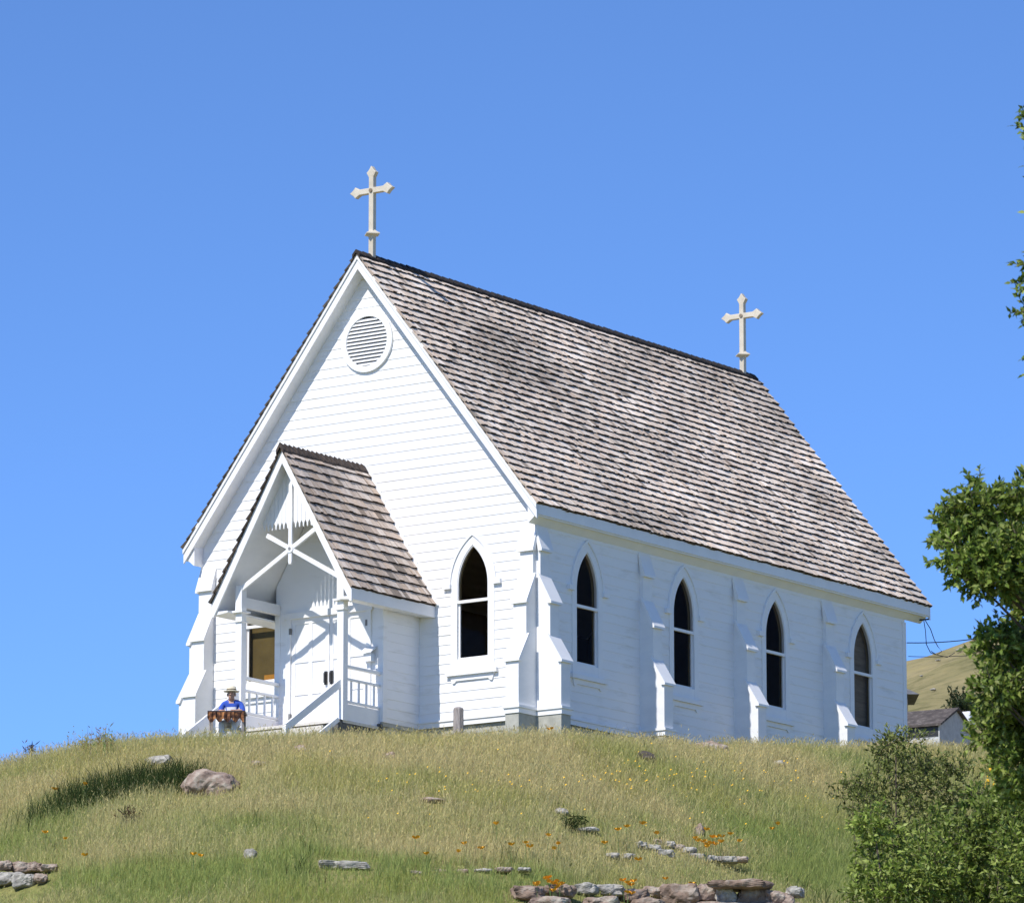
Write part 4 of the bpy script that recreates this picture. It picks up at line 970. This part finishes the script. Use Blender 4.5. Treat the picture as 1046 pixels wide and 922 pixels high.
# round tree
TD3 = 318.0; c3 = at_far(985, 722, TD3); clumps = []; limbs = []; root = c3-Vector((0,0,1.8))
for k_ in range(9): clumps.append((c3+Vector((rng.normal()*.55, rng.normal()*.6, rng.normal()*.35-.1)), .55, 26))
limbs.append(limb(root, c3, .14, .05))
plant('round_tree', 'dark round tree on the dry hillside beside the shed', 'tree', tuple(root), clumps, limbs, .22, .12, 8, [(.035,.055,.018),(.05,.075,.022)], .4, .1)
tag(MB().box(-.35,.35,-.3,.3,-.8,.22).build('water_tank', M['cotton'], None, loc=(0,0,0), bevel=.1), 'small white tank showing between the shed and the tree', 'tank').location = at_far(988, 731, 296)
for i, (u, v, dd, sz) in enumerate([(953,704,372,.30),(958,674,405,.28),(979,664,418,.35),(982,662,420,.30),(941,690,390,.2)]):
    # rest the pale rocks on the hill surface along the line of sight
    for d in np.arange(250, 470, 1.):
        q = at(u, v, d); s, t = st_of(q[0], q[1])
        if hillz(s, d) >= q[2]: break
    mb = MB(); rock_mesh(mb, (q[0],q[1],q[2]), sz*.7, sz*.7, sz*.3, 300+i, 0, 3); tag(mb.build('rock', M['cotton'] if False else M['rockgrey'], None, loc=tuple(q)), ['pale rock on the dry hill just above the shed roof','pale rock near the hill crest right of the church','larger pale rock on the hill crest by the tree','second pale rock beside the larger one on the hill crest','tiny pale rock on the dry hill close to the church wall'][i], 'rock')

# ------------------------------------------------------------------ wires at the back corner
def sag(p, q, d, n=14): return [Vector(p).lerp(Vector(q), i/n)-Vector((0,0,4*d*(i/n)*(1-i/n))) for i in range(n+1)]
ca = Vector((W+.06, LEN+.06, 3.55)); cb = Vector((W+.06, LEN+.06, 3.10))
tag(MB().tube(sag(Vector((W+.04, LEN+.04, 3.42)), at_far(1075, 634, 131), .15), .012, 5).build('power_line', M['wire'], None), 'upper dark power wire running right from the church back corner', 'wire')
tag(MB().tube(sag(cb, at_far(1075, 656, 131), .12), .008, 5).build('power_line', M['wire'], None), 'lower thinner wire running right from the church back corner', 'wire')
k0 = Vector((W+.20, LEN+.55, 4.0))
lp = [k0, k0+Vector((.03,.02,-.25)), k0+Vector((.0,.1,-.55)), k0+Vector((.08,.15,-.75)), k0+Vector((.20,.22,-.80)), k0+Vector((.30,.3,-.72)), k0+Vector((.22,.25,-.60)), k0+Vector((.16,.2,-.45)), k0+Vector((.12,.1,-.2)), k0+Vector((.04,.0,.0))]
l2 = MB().tube(lp, .010, 6); l2.tube([lp[4]+Vector((-.15,0,.1)), lp[4], lp[4]+Vector((.2,.15,-.06)), lp[4]+Vector((.35,.25,.05))], .009, 5); l2.tube([k0+Vector((-.1,-.02,.02)), k0+Vector((.14,0,.02))], .02, 6)
tag(l2.build('cable_loop', M['wire'], None, loc=tuple(k0)), 'dark looped service cable hanging under the church roof corner', 'cable')

# ------------------------------------------------------------------ light, sky, camera
EL = R(47.9); sun_dir = Vector((-.022, -.668, .742)).normalized()
sl_ = bpy.data.lights.new('sun', 'SUN'); sl_.energy = 3.5; sl_.angle = R(.53); sl_.color = (1, .95, .88)
so_ = bpy.data.objects.new('sun', sl_); COL.objects.link(so_); so_.rotation_euler = (-sun_dir).to_track_quat('-Z', 'Y').to_euler(); so_.location = (0,-30,40)
wd = bpy.data.worlds.new('World'); S.world = wd; wd.use_nodes = True; nt = wd.node_tree; nt.nodes.clear()
sk_ = nt.nodes.new('ShaderNodeTexSky'); sk_.sky_type = 'NISHITA'; sk_.sun_disc = False; sk_.sun_elevation = EL; sk_.sun_rotation = math.atan2(sun_dir.x, sun_dir.y)
sk_.altitude = 5000; sk_.air_density = 1.0; sk_.dust_density = 0; sk_.ozone_density = 10
bg_ = nt.nodes.new('ShaderNodeBackground'); bg_.inputs[1].default_value = .15; wo = nt.nodes.new('ShaderNodeOutputWorld')
nt.links.new(sk_.outputs[0], bg_.inputs[0]); nt.links.new(bg_.outputs[0], wo.inputs[0])
cd_ = bpy.data.cameras.new('camera'); cam = bpy.data.objects.new('camera', cd_); COL.objects.link(cam); S.camera = cam
cam.location = CAM; cam.rotation_euler = (math.pi/2+PITCH, 0, YAW); cd_.sensor_width = 36; cd_.sensor_fit = 'HORIZONTAL'; cd_.lens = FPX/1046*36
cd_.clip_start = 1; cd_.clip_end = 6000
cd_.dof.use_dof = True; cd_.dof.focus_distance = 114; cd_.dof.aperture_fstop = 10
S.view_settings.view_transform = 'Standard'; S.view_settings.look = 'None'; S.view_settings.exposure = .5; S.view_settings.gamma = 1; S.view_settings.use_curve_mapping = False
S.cycles.max_bounces = 8; S.cycles.transparent_max_bounces = 12; S.cycles.use_denoising = True
